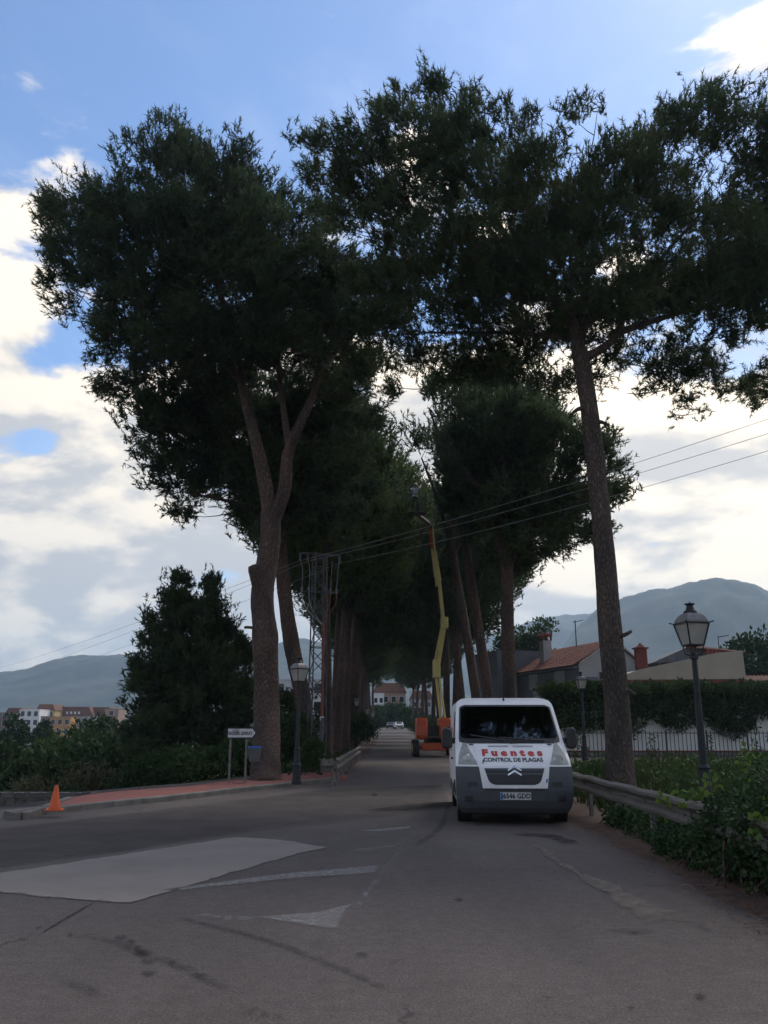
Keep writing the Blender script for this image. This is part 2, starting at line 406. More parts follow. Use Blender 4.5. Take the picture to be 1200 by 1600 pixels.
M['wall_yellow'] = mat('yellow_render', (.55, .40, .18), .9, (.47, .34, .16), .4, 6)
M['wall_pink'] = mat('pink_tan_render', (.36, .24, .18), .9, (.30, .20, .155), .3, 6)
M['wall_brown'] = mat('brown_render', (.22, .15, .115), .9, (.17, .12, .095), .4, 6)
M['win'] = mat('dark_window_glass', (.016, .019, .024), .12, (.03, .033, .038), 2, 3, spec=.6)
M['shutter'] = mat('grey_shutter', (.30, .30, .31), .7, (.24, .24, .25), 3, 5)
M['stone'] = mat('wall_stone', (.165, .15, .13), .92, (.10, .092, .082), 3, 7, .6, 22)
M['stone2'] = mat('wall_stone_brown', (.135, .115, .09), .92, (.085, .075, .062), 3, 7, .6, 22)
M['mortar'] = mat('mortar', (.24, .225, .20), .95, (.17, .16, .145), 4, 7, .5, 30)
M['iron'] = mat('fence_iron', (.020, .021, .024), .6, (.035, .032, .030), 10, 5)
M['cable'] = mat('cable_sheath', (.24, .24, .25), .7, (.30, .30, .30), 2, 4)
M['cable_red'] = mat('red_cable_duct', (.22, .055, .040), .65, (.16, .045, .035), 3, 5)
M['insul'] = mat('insulator_grey', (.20, .20, .21), .4, (.15, .15, .15), 8, 3)
M['skin'] = mat('skin', (.42, .24, .16), .6, (.36, .20, .13), 9, 4)
M['shirt'] = mat('pale_grey_shirt', (.76, .76, .80), .9, (.66, .66, .70), 6, 5)
M['trousers'] = mat('dark_work_trousers', (.035, .04, .055), .9, (.05, .052, .06), 6, 5)
M['helmet'] = mat('white_helmet', (.78, .78, .74), .4, (.55, .55, .52), 5, 3)
M['bin'] = mat('grey_bin_plastic', (.12, .13, .145), .45, (.16, .165, .17), 3, 4, trans=.3)
M['sign_white'] = mat('sign_white', (.62, .62, .62), .5, (.50, .50, .50), 9, 6)
M['hill'] = mat('wooded_hillside', (.018, .032, .034), .95, (.066, .072, .064), .016, 14, lo=.40, hi=.68)  # some blue of the distant air is put into the base colour
M['headlamp'] = mat('headlamp_lens', (.36, .36, .31), .5, (.24, .24, .21), 9, 4, spec=.5)

def glass_mat():
    m = bpy.data.materials.new('windscreen_glass'); m.use_nodes = True
    N = m.node_tree.nodes; L = m.node_tree.links; N.remove(N['Principled BSDF'])
    tr = N.new('ShaderNodeBsdfTransparent'); tr.inputs[0].default_value = (.42, .48, .46, 1)
    gl = N.new('ShaderNodeBsdfGlossy'); gl.inputs['Roughness'].default_value = .015; gl.inputs[0].default_value = (1, 1, 1, 1)
    fr = N.new('ShaderNodeFresnel'); fr.inputs[0].default_value = 1.85
    ms = N.new('ShaderNodeMixShader'); L.new(fr.outputs[0], ms.inputs[0]); L.new(tr.outputs[0], ms.inputs[1]); L.new(gl.outputs[0], ms.inputs[2])
    L.new(ms.outputs[0], N['Material Output'].inputs[0]); return m
M['glass'] = glass_mat()

# ------------------------------------------------------------------ terrain, road, pavement
def zroad(y):
    y = np.asarray(y, float)
    return 6.6e-5 * np.clip(y - 40, 0, 165) ** 2
XL = lambda y: -1.55 + .006 * y           # left edge of the avenue's asphalt
XR = lambda y: 3.42 + .006 * y            # right edge
BLINE = np.array([(-400, -20), (-60, 17), (-16, 23.3), (-8.2, 25.6), (-5.6, 27.4), (-4.3, 30), (-4.4, 60), (-4.0, 120), (-3.4, 260), (-3.0, 4000)], float)
def dist_beyond(x, y):
    """signed distance past the edge of the raised road platform, positive down in the valley on the left"""
    x = np.asarray(x, float); y = np.asarray(y, float); best = np.full(x.shape, 1e9); sgn = np.ones(x.shape)
    for (ax, ay), (bx, by) in zip(BLINE[:-1], BLINE[1:]):
        dx, dy = bx - ax, by - ay; t = np.clip(((x - ax) * dx + (y - ay) * dy) / (dx * dx + dy * dy), 0, 1)
        d = np.hypot(x - ax - t * dx, y - ay - t * dy); s = np.sign(dx * (y - ay) - dy * (x - ax))
        k = d < best; best = np.where(k, d, best); sgn = np.where(k, s, sgn)
    return best * sgn
def side_drop(x, y):
    return -.45 * sstep(17, 24, y) * sstep(-6.6, -9, x) - .35 * sstep(-9, -22, x)
def zpave(x, y): return zroad(y) + side_drop(x, y)
def zground(x, y):
    x = np.asarray(x, float); y = np.asarray(y, float)
    d = np.maximum(dist_beyond(x, y) - .3, 0)
    z = zroad(y) + side_drop(x, y) - .07
    z = z - 3.6 * sstep(0, 14, d) - 1.6 * sstep(10, 60, d)
    z = z + 6.5 * sstep(90, 260, d) * sstep(-8, -40, x)
    r = np.maximum(x - (XR(y) + .35), 0)
    z = z + .30 * sstep(0, 5, r) * sstep(2, 12, y) + 2.2 * sstep(40, 160, r)
    inner = (x > XL(y) - 1.2) & (x < XR(y) + .4)
    bumps = .05 * np.sin(x * 1.7 + y * .6) * np.sin(y * 1.3 - x * .4) + .03 * np.sin(x * 4.1) * np.sin(y * 3.7 + 1)
    plat = (dist_beyond(x, y) < .3) & (x < XR(y) + .4)
    return np.where(inner | plat, z, z + bumps)

def axis(vals):
    out = []
    for (a, b, s) in vals:
        n = max(1, int(round((b - a) / s))); out += [a + (b - a) * i / n for i in range(n)]
    return np.array(out + [vals[-1][1]])
gx = axis([(-4200, -1000, 400), (-1000, -200, 80), (-200, -60, 14), (-60, -24, 4), (-24, 24, .8), (24, 60, 3), (60, 200, 14), (200, 1000, 80), (1000, 4200, 400)])
gy = axis([(-4200, -1000, 400), (-1000, -100, 90), (-100, -8, 8), (-8, 60, .8), (60, 130, 2.5), (130, 300, 10), (300, 1000, 70), (1000, 4200, 400)])
def grid_mesh(name, X, Y, Z, m, parent=None, smooth=True):
    ny, nx = X.shape
    V = np.stack([X, Y, Z], -1).reshape(-1, 3)
    ii = np.arange(ny * nx).reshape(ny, nx)
    Fq = np.stack([ii[:-1, :-1], ii[:-1, 1:], ii[1:, 1:], ii[1:, :-1]], -1).reshape(-1, 4)
    me = bpy.data.meshes.new(name); me.from_pydata(V.tolist(), [], Fq.tolist()); me.materials.append(m)
    if smooth: me.polygons.foreach_set('use_smooth', [True] * len(me.polygons))
    me.update(); o = bpy.data.objects.new(name, me); col.objects.link(o)
    if parent: o.parent = parent
    return o
GX, GY = np.meshgrid(gx, gy)
ground = tag(grid_mesh('ground', GX, GY, zground(GX, GY), M['earth']), 'earthy scrub ground of the valley and verges', kind='structure')

# asphalt: one sheet, rows along y, each row from a left bound to the right edge
KERB = [gnd(-60, 1288), gnd(20, 1279), gnd(150, 1263.5), gnd(270, 1251), gnd(390, 1236), gnd(470, 1227.5), gnd(515, 1222.5), gnd(548, 1219)]
KX = np.array([p.x for p in KERB][1:]); KY = np.array([p.y for p in KERB][1:])
def left_bound(y):
    if y < 24.6: return -34.0
    if y < 26.2: return -34 + (y - 24.6) / 1.6 * 26
    return max(XL(y) - (0.0 if y > 32 else (32 - y) * .9), -8)
ys = axis([(-40, -4, 4), (-4, 34, .5), (34, 120, 2), (120, 330, 7)])
rowsx = []
for y in ys:
    l, r = left_bound(y), float(XR(y) + (.0 if y > 4 else (4 - y) * .6))
    rowsx.append(l + (r - l) * np.linspace(0, 1, 46))
RX = np.array(rowsx); RY = np.repeat(ys[:, None], 46, 1)
RX[:, -1] += .12
road = tag(grid_mesh('road', RX, RY, zpave(RX, RY), M['asphalt']), 'worn grey asphalt road and junction', kind='structure')

def add_fade(o, vals):
    a = o.data.attributes.new('fade', 'FLOAT', 'POINT'); a.data.foreach_set('value', np.asarray(vals, np.float32))
LEVEL = {'paint': .006, 'stain': .010, 'patch': .004}
def decal_poly(name, pix, m, lift, edge=0.12, parent=road):
    """polygon on the road, with an inset ring so that 'fade' falls to its rim"""
    P = [gnd(u, v) for u, v in pix]; n = len(P)
    # resample the outline so that the rim is slightly irregular
    Q = []
    for i in range(n):
        a, b = P[i], P[(i + 1) % n]; k = max(1, int((b - a).length / .25))
        for j in range(k): Q.append(a.lerp(b, j / k))
    c = sum(Q, Vector()) / len(Q); n = len(Q)
    out = [q + Vector((random.uniform(-1, 1), random.uniform(-1, 1), 0)) * .015 for q in Q]
    inn = [q + (c - q) * min(.9, edge / max((c - q).length, .01)) for q in Q]
    V = [(q.x, q.y, lift) for q in out] + [(q.x, q.y, lift) for q in inn] + [(c.x, c.y, lift)]
    Fs = [(i, (i + 1) % n, n + (i + 1) % n, n + i) for i in range(n)] + [(n + i, n + (i + 1) % n, 2 * n) for i in range(n)]
    o = MB().add(V, Fs).build(name, m, parent); add_fade(o, [.45] * n + [1] * (n + 1)); return o
def decal_strip(name, pts, widths, m, lift, parent=road, endfade=True, jit=.0):
    """strip along ground points; fade 1 in the middle, 0 at the sides"""
    pts = [Vector(p) for p in pts]
    fine = []; W = []
    for i in range(len(pts) - 1):
        p0, p1, p2, p3 = pts[max(i-1, 0)], pts[i], pts[i+1], pts[min(i+2, len(pts)-1)]
        k = max(2, int((p2 - p1).length / .3))
        for j in range(k):
            t = j / k
            q = .5 * ((2*p1) + (p2-p0)*t + (2*p0-5*p1+4*p2-p3)*t*t + (3*p1-p0-3*p2+p3)*t**3)
            fine.append(q); W.append(widths[i] + (widths[i+1] - widths[i]) * t)
    fine.append(pts[-1]); W.append(widths[-1])
    V = []; fd = []; n = len(fine)
    for i, p in enumerate(fine):
        d = (fine[min(i+1, n-1)] - fine[max(i-1, 0)]).normalized(); s = Vector((d.y, -d.x, 0))
        for k in (-1, -.4, .4, 1):
            q = p + s * (k * W[i] / 2) + s * random.uniform(-jit, jit); V.append((q.x, q.y, lift))
            e = min(1, i / 3, (n - 1 - i) / 3) if endfade else 1
            fd.append((1 if abs(k) < .5 else 0) * e)
    Fs = [(i*4+k, i*4+k+1, (i+1)*4+k+1, (i+1)*4+k) for i in range(n-1) for k in range(3)]
    o = MB().add(V, Fs).build(name, m, parent); add_fade(o, fd); return o
G = lambda *uv: [gnd(u, v) for u, v in uv]
decal_poly('asphalt_patch', [(-300, 1400), (-300, 1330), (240, 1266), (520, 1232), (690, 1226), (706, 1262), (560, 1284), (380, 1302), (200, 1330)], M['patch'], .004, .6)
decal_poly('painted_island', [(-60, 1388), (-20, 1368), (180, 1337), (372, 1308), (445, 1313), (514, 1324), (470, 1334), (400, 1354), (300, 1384), (205, 1412), (160, 1410), (60, 1402)], M['paint_old'], .008, .10)
decal_poly('hatch_stripe', [(250, 1392), (440, 1366), (592, 1353), (588, 1364), (430, 1376), (280, 1392)], M['paint'], .008, .06)
decal_poly('hatch_stripe', [(400, 1434), (500, 1425), (552, 1413), (528, 1452), (505, 1452), (440, 1442)], M['paint'], .008, .08)
decal_poly('hatch_stripe', [(560, 1299), (612, 1294), (644, 1291), (640, 1296), (590, 1300)], M['paint'], .008, .03)
decal_poly('hatch_stripe', [(540, 1328), (600, 1322), (626, 1318), (618, 1326), (560, 1330)], M['paint_faint'], .008, .03)
decal_poly('hatch_stripe', [(300, 1430), (360, 1428), (420, 1437), (360, 1442)], M['paint_faint'], .008, .05)
decal_strip('edge_line', G((640, 1296), (622, 1330), (598, 1362), (560, 1415), (530, 1458)), [.12, .13, .14, .14, .14], M['paint_faint'], .0085)
decal_strip('left_edge_line', [(XL(y) + .06, y, zroad(y) + .008) for y in (30.5, 32, 34, 37, 40)], [.12] * 5, M['paint_faint'], .009)
# skid marks, cracks and stains
decal_strip('tyre_mark', G((150, 1418), (260, 1432), (400, 1466), (520, 1510), (620, 1556), (700, 1605)), [.16] * 6, M['tyre_mark'], .011)
decal_strip('tyre_mark', G((0, 1440), (110, 1457), (220, 1487), (330, 1535), (420, 1600)), [.18] * 5, M['tyre_mark'], .011)
decal_strip('tyre_mark', G((0, 1506), (90, 1530), (170, 1565), (230, 1610)), [.2] * 4, M['tyre_mark'], .011)
decal_strip('tyre_mark', G((640, 1330), (690, 1290), (700, 1255)), [.2] * 3, M['tyre_mark'], .011)
decal_strip('tar_seam', G((0, 1510), (60, 1463), (150, 1410), (210, 1385)), [.035] * 4, M['crack'], .010)
for (u, v, w, h) in [(190, 1467, 12, 5), (206, 1474, 10, 4), (222, 1492, 14, 6), (216, 1484, 9, 5), (232, 1504, 12, 5), (232, 1523, 14, 5), (268, 1507, 10, 4), (308, 1526, 12, 4), (391, 1584, 8, 4), (414, 1587, 10, 4), (436, 1590, 9, 4), (401, 1578, 6, 3), (565, 1494, 13, 3), (717, 1408, 9, 4), (1095, 1560, 12, 6), (857, 1562, 10, 3), (988, 1578, 10, 3), (60, 1452, 8, 3), (110, 1463, 8, 3), (585, 1243, 5, 2)]:
    decal_poly('oil_spot', [(u + w * math.cos(t) * random.uniform(.8, 1.1), v + h * math.sin(t) * random.uniform(.8, 1.1)) for t in np.linspace(0, 2 * math.pi, 10)[:-1]], M['oil'], .013, .03)
decal_strip('silt_streak', G((828, 1312), (862, 1340), (905, 1366), (950, 1388), (1000, 1418), (1040, 1440), (1085, 1462)), [.10, .16, .22, .38, .62, .72, .5], M['silt'], .012, jit=.05)
decal_strip('silt_streak', G((960, 1378), (985, 1384), (1010, 1400)), [.2, .3, .2], M['silt'], .012, jit=.04)
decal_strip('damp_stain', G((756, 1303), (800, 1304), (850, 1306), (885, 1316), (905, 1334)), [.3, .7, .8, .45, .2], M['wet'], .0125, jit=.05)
decal_strip('damp_stain', G((880, 1462), (960, 1457), (1010, 1458), (1030, 1480)), [.12, .3, .5, .2], M['wet'], .0135, jit=.04)
decal_strip('damp_stain', G((1060, 1430), (1110, 1455), (1170, 1485)), [.2, .45, .2], M['wet'], .0125, jit=.05)
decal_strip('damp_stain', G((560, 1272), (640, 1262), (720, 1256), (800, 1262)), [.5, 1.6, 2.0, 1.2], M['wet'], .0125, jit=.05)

# pavement of red pavers with kerb stones
PAVE_BACK = [gnd(35, 1272, .1), gnd(105, 1247, .1), gnd(175, 1237.5, .1), gnd(297, 1228.5, .1), gnd(395, 1215, .1), gnd(450, 1208, .1)]
front = [Vector((p.x, p.y, 0)) for p in KERB[1:]]
pv = MB(); top = .11
pz = lambda x: .11
def even(P, n):
    P = [Vector((p.x, p.y, 0)) for p in P]; L = [0]
    for p, q in zip(P[:-1], P[1:]): L.append(L[-1] + (q - p).length)
    return [Vector((float(np.interp(L[-1] * i / n, L, [p.x for p in P])), float(np.interp(L[-1] * i / n, L, [p.y for p in P])), 0)) for i in range(n + 1)]
NPV = 24
fr_ = even(front + [Vector((-1.53, 31.5, 0))], NPV); bk_ = even(PAVE_BACK + [Vector((-2.6, 33, 0))], NPV)
V = []
for f_, b_ in zip(fr_, bk_):
    f2 = f_.lerp(b_, .02)
    V += [(f2.x, f2.y, -.4), (f2.x, f2.y, top), (b_.x, b_.y, top), (b_.x, b_.y, -.9)]
pv.add(V, [(i*4+j, (i+1)*4+j, (i+1)*4+j+1, i*4+j+1) for i in range(NPV) for j in range(3)] + [(3, 2, 1, 0), (NPV*4, NPV*4+1, NPV*4+2, NPV*4+3)])
pavement = tag(pv.build('pavement', M['pavers'], fix=True), 'red paved footway curving round the corner under the pines', kind='structure')
# resample the kerb line into stones of about 0.9 m
def resample(P, step):
    out = [P[0]]; acc = 0
    for a, b in zip(P[:-1], P[1:]):
        l = (b - a).length; t = step - acc
        while t < l: out.append(a.lerp(b, t / l)); t += step
        acc = (acc + l) % step
    return out
KP = resample([Vector((front[0].x - .10, front[0].y, 0))] + [Vector(p) for p in front], .9)
NOSE = [Vector((PAVE_BACK[1].x, PAVE_BACK[1].y, 0)), Vector((PAVE_BACK[0].x, PAVE_BACK[0].y, 0)), Vector((front[0].x - .05, front[0].y, 0))]
KN = resample(NOSE, .62) + [NOSE[-1]]
for a, b in list(zip(KN[:-1], KN[1:])) + list(zip(KP[:-1], KP[1:])):
    if (b - a).length < .1: continue
    d = (b - a).normalized(); s = Vector((-d.y, d.x, 0)); a2, b2 = a + d * .006, b - d * .006
    jz = random.uniform(-.006, .006)
    k = MB(); w = .16; h = .125 + jz
    pts = [(0, -.2), (0, h - .02), (.02, h), (w, h), (w, -.2)]
    vs = [a2 + s * x + Vector((0, 0, z)) for x, z in pts] + [b2 + s * x + Vector((0, 0, z)) for x, z in pts]
    off = s * -.03
    vs = [p + off for p in vs]
    k.add(vs, [(0, 1, 2, 3, 4), (9, 8, 7, 6, 5)] + [(i, i + 5, (i + 1) % 5 + 5, (i + 1) % 5) for i in range(5)])
    k.build('kerb_stone', M['kerb'], pavement, fix=True)

# strip of pine litter along the right edge of the asphalt and its scattered dry needles
ly = axis([(1, 60, .5)])
LX = np.stack([XR(ly) - .30 + .10 * np.sin(ly * 1.9) + .05 * np.sin(ly * 5.3), XR(ly) + .1, XR(ly) + .6, XR(ly) + 1.2], 1)
LY = np.repeat(ly[:, None], 4, 1)
LZ = zroad(LY) + np.array([-.01, .030, .03, .0])[None, :]
tag(grid_mesh('verge', LX, LY, LZ, M['litter']), 'strip of rusty pine litter along the road edge', kind='structure')
ly = axis([(33, 110, 1)])
LX = np.stack([XL(ly) - 1.6, XL(ly) - .8, XL(ly) - .3, XL(ly) + .18 + .07 * np.sin(ly * 1.3)], 1); LY = np.repeat(ly[:, None], 4, 1)
tag(grid_mesh('verge', LX, LY, zroad(LY) + np.array([.0, .03, .03, .014])[None, :], M['litter']), 'strip of earth and litter along the left rail', kind='structure')
nn = 9000
yy = R0.uniform(2, 30, nn) ** 1.0; xx = XR(yy) + R0.normal(-.05, .26, nn); zz = zroad(yy) + .012 + .03 * sstep(-.25, .15, xx - XR(yy))
an = R0.uniform(0, 2 * math.pi, nn); ln = R0.uniform(.04, .10, nn); wd = .006
dx, dy = np.cos(an) * ln, np.sin(an) * ln
V = np.stack([np.stack([xx - dy * wd / ln, yy + dx * wd / ln, zz], 1), np.stack([xx + dy * wd / ln, yy - dx * wd / ln, zz], 1), np.stack([xx + dx, yy + dy, zz + R0.uniform(0, .02, nn)], 1)], 1)
tag(soup('fallen_needles', V, 3, M['needle']), 'rusty fallen pine needles along the right road edge', 'litter', kind='stuff')

# ------------------------------------------------------------------ hills and town in the distance
def hill(name, pix, D, label, seed, front=.55, back=1.5, amp=.055):
    """ridge whose skyline passes the photo's; a real slope from its foot in front to a foot behind"""
    us = np.array([p[0] for p in pix], float); vs = np.array([p[1] for p in pix], float)
    U = np.arange(us[0], us[-1] + 1, 5.0)
    Vv = np.interp(U, us, vs)
    for _ in range(3): Vv[1:-1] = (Vv[:-2] + 2 * Vv[1:-1] + Vv[2:]) / 4
    crest = np.array([at(u, v, D) for u, v in zip(U, Vv)])
    T = np.linspace(0, 1, 60)
    X = np.zeros((len(T), len(U))); Y = X.copy(); Z = X.copy()
    for j, t in enumerate(T):
        k = front + (back - front) * t; f = np.interp(k, [front, 1, back], [0, 1, 0]); f = math.sin(f * math.pi / 2) ** 1.25
        for i in range(len(U)):
            X[j, i] = crest[i, 0] * k; Y[j, i] = crest[i, 1] * k
            h = crest[i, 2]
            q = Vector((X[j, i] / D * 7 + seed, Y[j, i] / D * 7, seed))
            nz = mnoise.fractal(q, 1.0, 2.1, 7)
            rid = 1 - abs(mnoise.fractal(q * 1.7 + Vector((3, 1, 0)), 1.0, 2.0, 5))
            Z[j, i] = h * f + h * amp * (nz * 1.6 + rid * 1.5 - 1.4) * (f * (1.35 - f)) * 2.4 + h * .006 * mnoise.noise(q * 40) - 4 * (1 - f)
    return tag(grid_mesh(name, X, Y, Z, M['hill']), label, kind='structure')
hill('hill', [(-500, 1075), (-250, 1068), (0, 1056), (45, 1051), (75, 1040), (110, 1032), (215, 1030), (330, 1024), (400, 1016), (440, 1006), (470, 1002), (520, 1016), (600, 1045), (700, 1075), (800, 1110)], 2000, 'low blue hill beyond the town on the left', 3.1)
hill('hill', [(560, 1110), (640, 1072), (700, 1040), (770, 1000), (845, 969), (872, 964), (900, 967), (935, 962), (980, 968), (1060, 985), (1200, 1010), (1400, 1060)], 2600, 'pale far ridge behind the houses on the right', 8.4)
hill('hill', [(800, 1120), (860, 1040), (900, 990), (940, 962), (985, 943), (1020, 934), (1060, 925), (1095, 917), (1135, 914), (1165, 918), (1200, 931), (1260, 958), (1380, 1010), (1600, 1100)], 1650, 'wooded blue mountain rising on the right', 5.7)

# ------------------------------------------------------------------ pines
def pt_in_poly(P, x, y):
    ins = np.zeros(x.shape, bool); n = len(P); j = n - 1
    for i in range(n):
        xi, yi = P[i]; xj, yj = P[j]
        c = ((yi > y) != (yj > y)) & (x < (xj - xi) * (y - yi) / (yj - yi + 1e-12) + xi); ins ^= c; j = i
    return ins
def dist_poly(P, x, y):
    best = np.full(x.shape, 1e9); n = len(P)
    for i in range(n):
        ax, ay = P[i]; bx, by = P[(i + 1) % n]; dx, dy = bx - ax, by - ay
        t = np.clip(((x - ax) * dx + (y - ay) * dy) / (dx * dx + dy * dy + 1e-12), 0, 1)
        best = np.minimum(best, np.hypot(x - ax - t * dx, y - ay - t * dy))
    return best
def lump(x, y, z, s, seed):
    """cheap smooth noise in -1..1"""
    r = np.random.default_rng(seed); o = 0
    for k in range(5):
        a = r.normal(size=3); a /= np.linalg.norm(a); o = o + np.sin((x * a[0] + y * a[1] + z * a[2]) * s * (1 + .45 * k) + r.uniform(0, 6)) / (1 + .35 * k)
    return o / 2.2

def outline_clumps(pix, Y0, n, inset, depth, seed, holes=.35, per=11, rmax=1.45, rcl=.5):
    """tufts grouped into rounded boughs that fill the solid whose outline, seen from the road, is the traced crown"""
    r = np.random.default_rng(seed); nl = max(8, n // per)
    P = [(at(u, v, Y0).x, at(u, v, Y0).z) for u, v in pix]
    xs = [p[0] for p in P]; zs = [p[1] for p in P]
    x = r.uniform(min(xs), max(xs), nl * 40); z = r.uniform(min(zs), max(zs), nl * 40)
    d = dist_poly(P, x, z); k = pt_in_poly(P, x, z) & (d > inset); x, z, d = x[k], z[k], d[k]
    Rl = np.clip((d - inset * .45) * r.uniform(.7, 1.05, len(d)), .32, rmax)
    T = depth * np.sqrt(np.clip(1 - (1 - np.clip(d / (depth * .85), 0, 1)) ** 2, .02, 1))
    u = r.uniform(-1, 1, len(x)); y = Y0 + (.3 + np.sign(u) * (1 - (1 - np.abs(u)) ** 1.7)) * np.maximum(T - Rl * .5, .1)
    k = lump(x, y, z, .95, seed + 5) > -1 + holes * 1.2
    x, y, z, Rl = x[k], y[k], z[k], Rl[k]
    keep = []                                        # spread the boughs: no two centres too close
    for i in range(len(x)):
        if len(keep) >= nl: break
        q = np.array(keep, int)
        if len(q) and (np.sqrt((x[q]-x[i])**2 + (y[q]-y[i])**2 + (z[q]-z[i])**2) < .50 * np.minimum(Rl[q], Rl[i]) + .10).any(): continue
        keep.append(i)
    out = []
    for i in keep:
        m = max(5, int(per * (Rl[i] / 1.0) ** 1.6))
        dd = r.normal(size=(m, 3)); dd /= np.linalg.norm(dd, axis=1, keepdims=True); dd[:, 2] = np.where(dd[:, 2] < -.35, -dd[:, 2], dd[:, 2])
        q = Rl[i] * r.uniform(.45, 1, m)[:, None] * np.array([1, 1, .8])
        out.append(np.array([x[i], y[i], z[i]]) + dd * q)
    C = np.concatenate(out)
    return C, np.full(len(C), rcl) * r.uniform(.6, 1.4, len(C))

def needles(C, rad, centre, nt, nn, nl, nw, seed, up=.65, spread=.55, out=.6):
    """tri soup: twigs leave each clump, needles bristle along the twigs"""
    r = np.random.default_rng(seed); n = len(C)
    o = C - centre; o /= np.linalg.norm(o, axis=1, keepdims=True) + 1e-9
    d = np.repeat(o * out + np.array([0, 0, up]), nt, 0) + r.normal(0, spread, (n * nt, 3)); d /= np.linalg.norm(d, axis=1, keepdims=True)
    rr = np.repeat(rad, nt); l = rr * r.uniform(.55, 1.15, n * nt)
    s0 = np.repeat(C, nt, 0) + r.normal(0, .34, (n * nt, 3)) * rr[:, None] - d * (l * .35)[:, None]
    D = np.repeat(d, nn, 0); S = r.uniform(.15, 1, n * nt * nn)
    B = np.repeat(s0, nn, 0) + D * (np.repeat(l, nn) * S)[:, None]
    nd = D * .95 + r.normal(0, .55, D.shape); nd /= np.linalg.norm(nd, axis=1, keepdims=True)
    ln = nl * r.uniform(.65, 1.35, len(B))
    sd_ = np.cross(nd, r.normal(size=nd.shape)); sd_ /= np.linalg.norm(sd_, axis=1, keepdims=True) + 1e-9
    sd_ *= (nw * r.uniform(.6, 1.3, len(B)) / 2)[:, None]
    return np.stack([B - sd_, B + sd_, B + nd * ln[:, None]], 1), s0, d, l

def spline(pts, k=6):
    pts = [Vector(p) for p in pts]; out = []
    for i in range(len(pts) - 1):
        p0, p1, p2, p3 = pts[max(i-1, 0)], pts[i], pts[i+1], pts[min(i+2, len(pts)-1)]
        for j in range(k):
            t = j / k; out.append(.5 * ((2*p1) + (p2-p0)*t + (2*p0-5*p1+4*p2-p3)*t*t + (3*p1-p0-3*p2+p3)*t**3))
    out.append(pts[-1]); return out
def bark_wob(a1=.07, a2=.075, s=1.0):
    def w(q, th): return a1 * mnoise.noise(Vector((q.x * 1.2, q.y * 1.2, q.z * .5)) * s) + a2 * mnoise.noise(Vector((q.x * 7, q.y * 7, q.z * 1.6)) * s) + .02 * mnoise.noise(q * 19)
    return w
def limb(mb, pts, r0, r1, n=14, k=6, flare=0.0, wob=True):
    P = spline(pts, k); m = len(P)
    rad = [r0 + (r1 - r0) * (i / (m - 1)) for i in range(m)]
    if flare:
        for i in range(m):
            h = (P[i] - P[0]).length; rad[i] += r0 * flare * math.exp(-h / .45)
    mb.tube(P, rad, n, wob=bark_wob() if wob else None); return P, rad

def pine(name, label, group, base, limbs, C, rads, centre, mats, seed, nt=18, nn=18, nl=.17, nw=.030, branch=True, trunk_n=40, extra=None, up=.65, out=.6, bark='bark', spread=.55, brad=.035):
    """a tree: trunk with its forks, branches out to every tuft of the crown, needles"""
    root = empty(name, base, 0, label, 'tree', group); b = Vector(base)
    mb = MB(); nodes = []
    for i, (pts, r0, r1) in enumerate(limbs):
        P, rad = limb(mb, [Vector(p) - b for p in pts], r0, r1, trunk_n if i == 0 else 14, (18 if trunk_n > 20 else 7) if i == 0 else 7, .32 if i == 0 else 0)
        start = 0 if i else int(len(P) * .72)
        nodes += [(p, q) for p, q in list(zip(P, rad))[start:]]
    t = mb.build('trunk', M[bark], root, smooth=True)
    if extra: extra(root, b)
    bl = np.array(b)
    V, s0, d, l = needles(C - bl, rads, np.array(centre) - bl, nt, nn, nl, nw, seed, up, spread, out)
    crown = soup('crown', V.reshape(-1, 3), 3, mats, root); crown['kind'] = 'stuff'
    if branch:
        bm_ = MB(); NP = np.array([tuple(p) for p, _ in nodes]); r = random.Random(seed)
        order = np.argsort(np.linalg.norm((C - bl)[:, None, :] - NP[None], axis=2).min(1))
        pool = NP.copy()
        for q, i in enumerate(order):
            c = C[i] - bl
            dd = np.linalg.norm(pool - c, axis=1) + np.clip(pool[:, 2] - c[2] + .3, 0, None) * 1.5
            a = pool[int(np.argmin(dd))]; L_ = np.linalg.norm(c - a)
            mid = (a + c) / 2 + np.array([r.uniform(-.12, .12), r.uniform(-.12, .12), -.10 + r.uniform(-.06, .05)]) * L_
            P = [Vector(a * (1-t)**2 + 2*mid*t*(1-t) + c*t*t) for t in (0, .3, .62, 1)]
            r0 = brad * (.35 + .25 * L_); bm_.tube(P, [r0, r0 * .75, r0 * .5, r0 * .25], 4, cap=False)
            pool = np.vstack([pool, [tuple(P[2])], [tuple(c)]])
        # twigs inside the tufts
        st = s0[::3]; en = (s0 + d * l[:, None])[::3]; w = .007
        V2 = []
        sdv = np.cross(en - st, np.array([.3, .8, .2])); sdv /= np.linalg.norm(sdv, axis=1, keepdims=True) + 1e-9
        for a_, e_, s_ in zip(st, en, sdv * w): V2 += [a_ - s_, a_ + s_, e_]
        bm_.add(V2, [(i, i + 1, i + 2) for i in range(0, len(V2), 3)])
        o = bm_.build('branches', M['bark'], root); o['kind'] = 'stuff'
    return root

